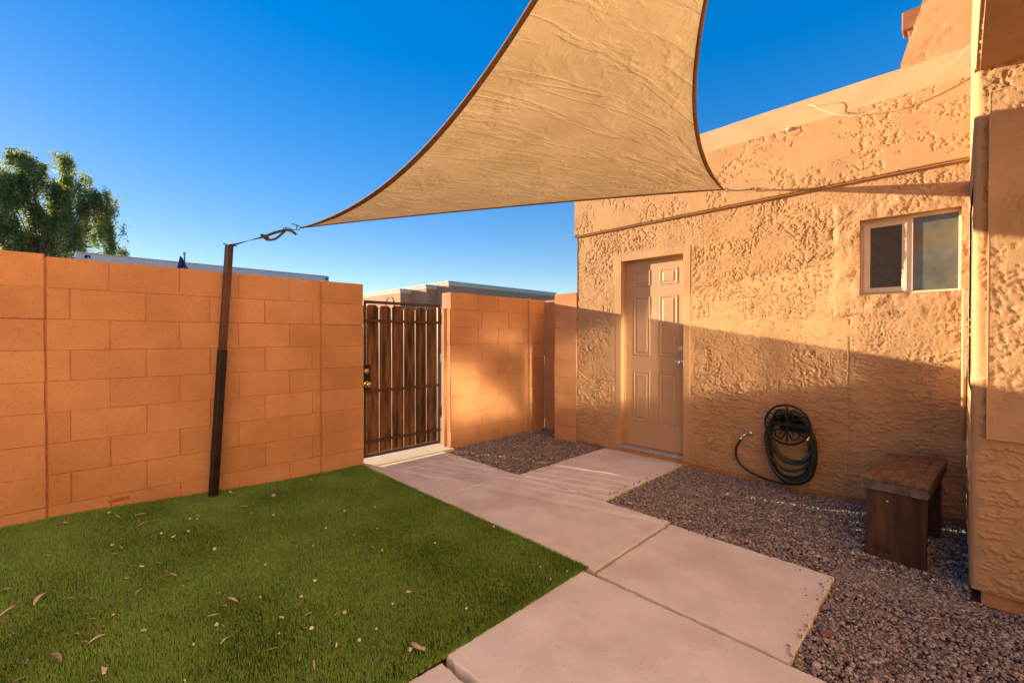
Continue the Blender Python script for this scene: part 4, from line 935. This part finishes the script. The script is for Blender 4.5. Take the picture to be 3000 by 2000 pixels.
for (zx, zy, L) in LEAF:
    px, py = zx * K_, 1400 + zy * K_; x, y = gpt(px, py, .04)
    d_ = math.hypot(x, y); litter('leaf', x, y, max(.02, L * K_ * d_ / 1291 * .97), rnd.uniform(-.5, .5) - .78 + rnd.choice([0, 0, .7, -.6, 1.4]))
CHIP = [(1920, 942, 65), (1478, 988, 45), (958, 642, 38), (970, 1038, 50), (1188, 432, 28), (680, 1312, 62), (2305, 1122, 36), (860, 715, 22), (1250, 1375, 32), (2150, 453, 26), (1780, 803, 25), (830, 193, 30)]
for (zx, zy, L) in CHIP:
    px, py = zx * K_, 1400 + zy * K_; x, y = gpt(px, py, .04); litter('chip', x, y, L * K_ * math.hypot(x, y) / 1291, rnd.uniform(0, 3))
PEB = [(1880, 115, 24), (1878, 252, 14), (2068, 792, 20), (1110, 158, 14), (765, 945, 14), (1300, 310, 14), (1350, 308, 12), (2240, 330, 14), (1320, 1120, 14), (1110, 1400, 26)]
for (zx, zy, L) in PEB:
    px, py = zx * K_, 1400 + zy * K_; x, y = gpt(px, py, .04); litter('pebble', x, y, L * K_ * math.hypot(x, y) / 1291, rnd.uniform(0, 3))
k2 = .4464
for (zx, zy, L, kd) in [(435, 982, 42, 'chip'), (450, 1362, 55, 'chip'), (490, 1365, 150, 'leaf'), (85, 842, 24, 'leaf'), (82, 610, 28, 'leaf'), (15, 1117, 26, 'pebble'), (112, 1300, 24, 'pebble'), (333, 1060, 14, 'pebble'), (820, 1090, 18, 'pebble'),
                        (538, 1355, 20, 'pebble'), (225, 1226, 16, 'pebble'), (924, 1226, 18, 'pebble'), (1078, 982, 22, 'leaf'), (1484, 845, 14, 'pebble'), (1305, 815, 14, 'pebble'), (1375, 897, 12, 'pebble'), (613, 657, 14, 'pebble'), (218, 420, 14, 'pebble'),
                        (232, 562, 12, 'pebble'), (1000, 547, 16, 'pebble'), (265, 706, 12, 'pebble'), (1610, 840, 34, 'leaf')]:
    px, py = 1000 + zx * k2, 1300 + zy * k2; x, y = gpt(px, py, .015)
    if on_turf(x, y): litter(kd, x, y, L * k2 * math.hypot(x, y) / 1291, rnd.uniform(0, 3))
for _ in range(85):
    x, y = rnd.uniform(-.4, 1.9), rnd.uniform(1.5, 4.05)
    if rnd.random() < .25 + .6 * (x < .9): litter(rnd.choice(['leaf', 'leaf', 'leaf', 'chip', 'pebble']), x, y, rnd.uniform(.010, .022), rnd.uniform(0, 6))
# debris on the gravel
for (zx, zy, L) in [(960, 322, 45), (1925, 915, 50), (2045, 968, 40), (1760, 1000, 60), (1195, 985, 26), (1120, 1090, 20), (1660, 1305, 32), (1310, 1270, 26), (1800, 1230, 24), (1795, 1050, 18)]:
    px, py = 2000 + zx * K_, 1400 + zy * K_; x, y = gpt(px, py, -.02)
    o = put('dry_leaf', rnd.choice(leaf_meshes), None, None, (x, y, -.012), (0, 0, rnd.uniform(-.4, .4) - .8)); o.scale = (L * K_ * math.hypot(x, y) / 1291 * 1.1,) * 3
    tag(o, 'bleached dry leaf lying on the brown gravel', 'leaf', 'dry leaves on the gravel')
x, y = gpt(2000 + 1000 * K_, 1400 + 1103 * K_, -.02)
o = put('flat_stone', MB().prism([(-.02, -.013), (.022, -.012), (.026, .006), (.004, .015), (-.024, .006)], 0, .012).mesh('flat_stone', .002), 'roofwood', None, (x, y, -.016), (.1, -.1, -.6))
tag(o, 'flat reddish brown stone chip among the gravel by the path', 'stone')
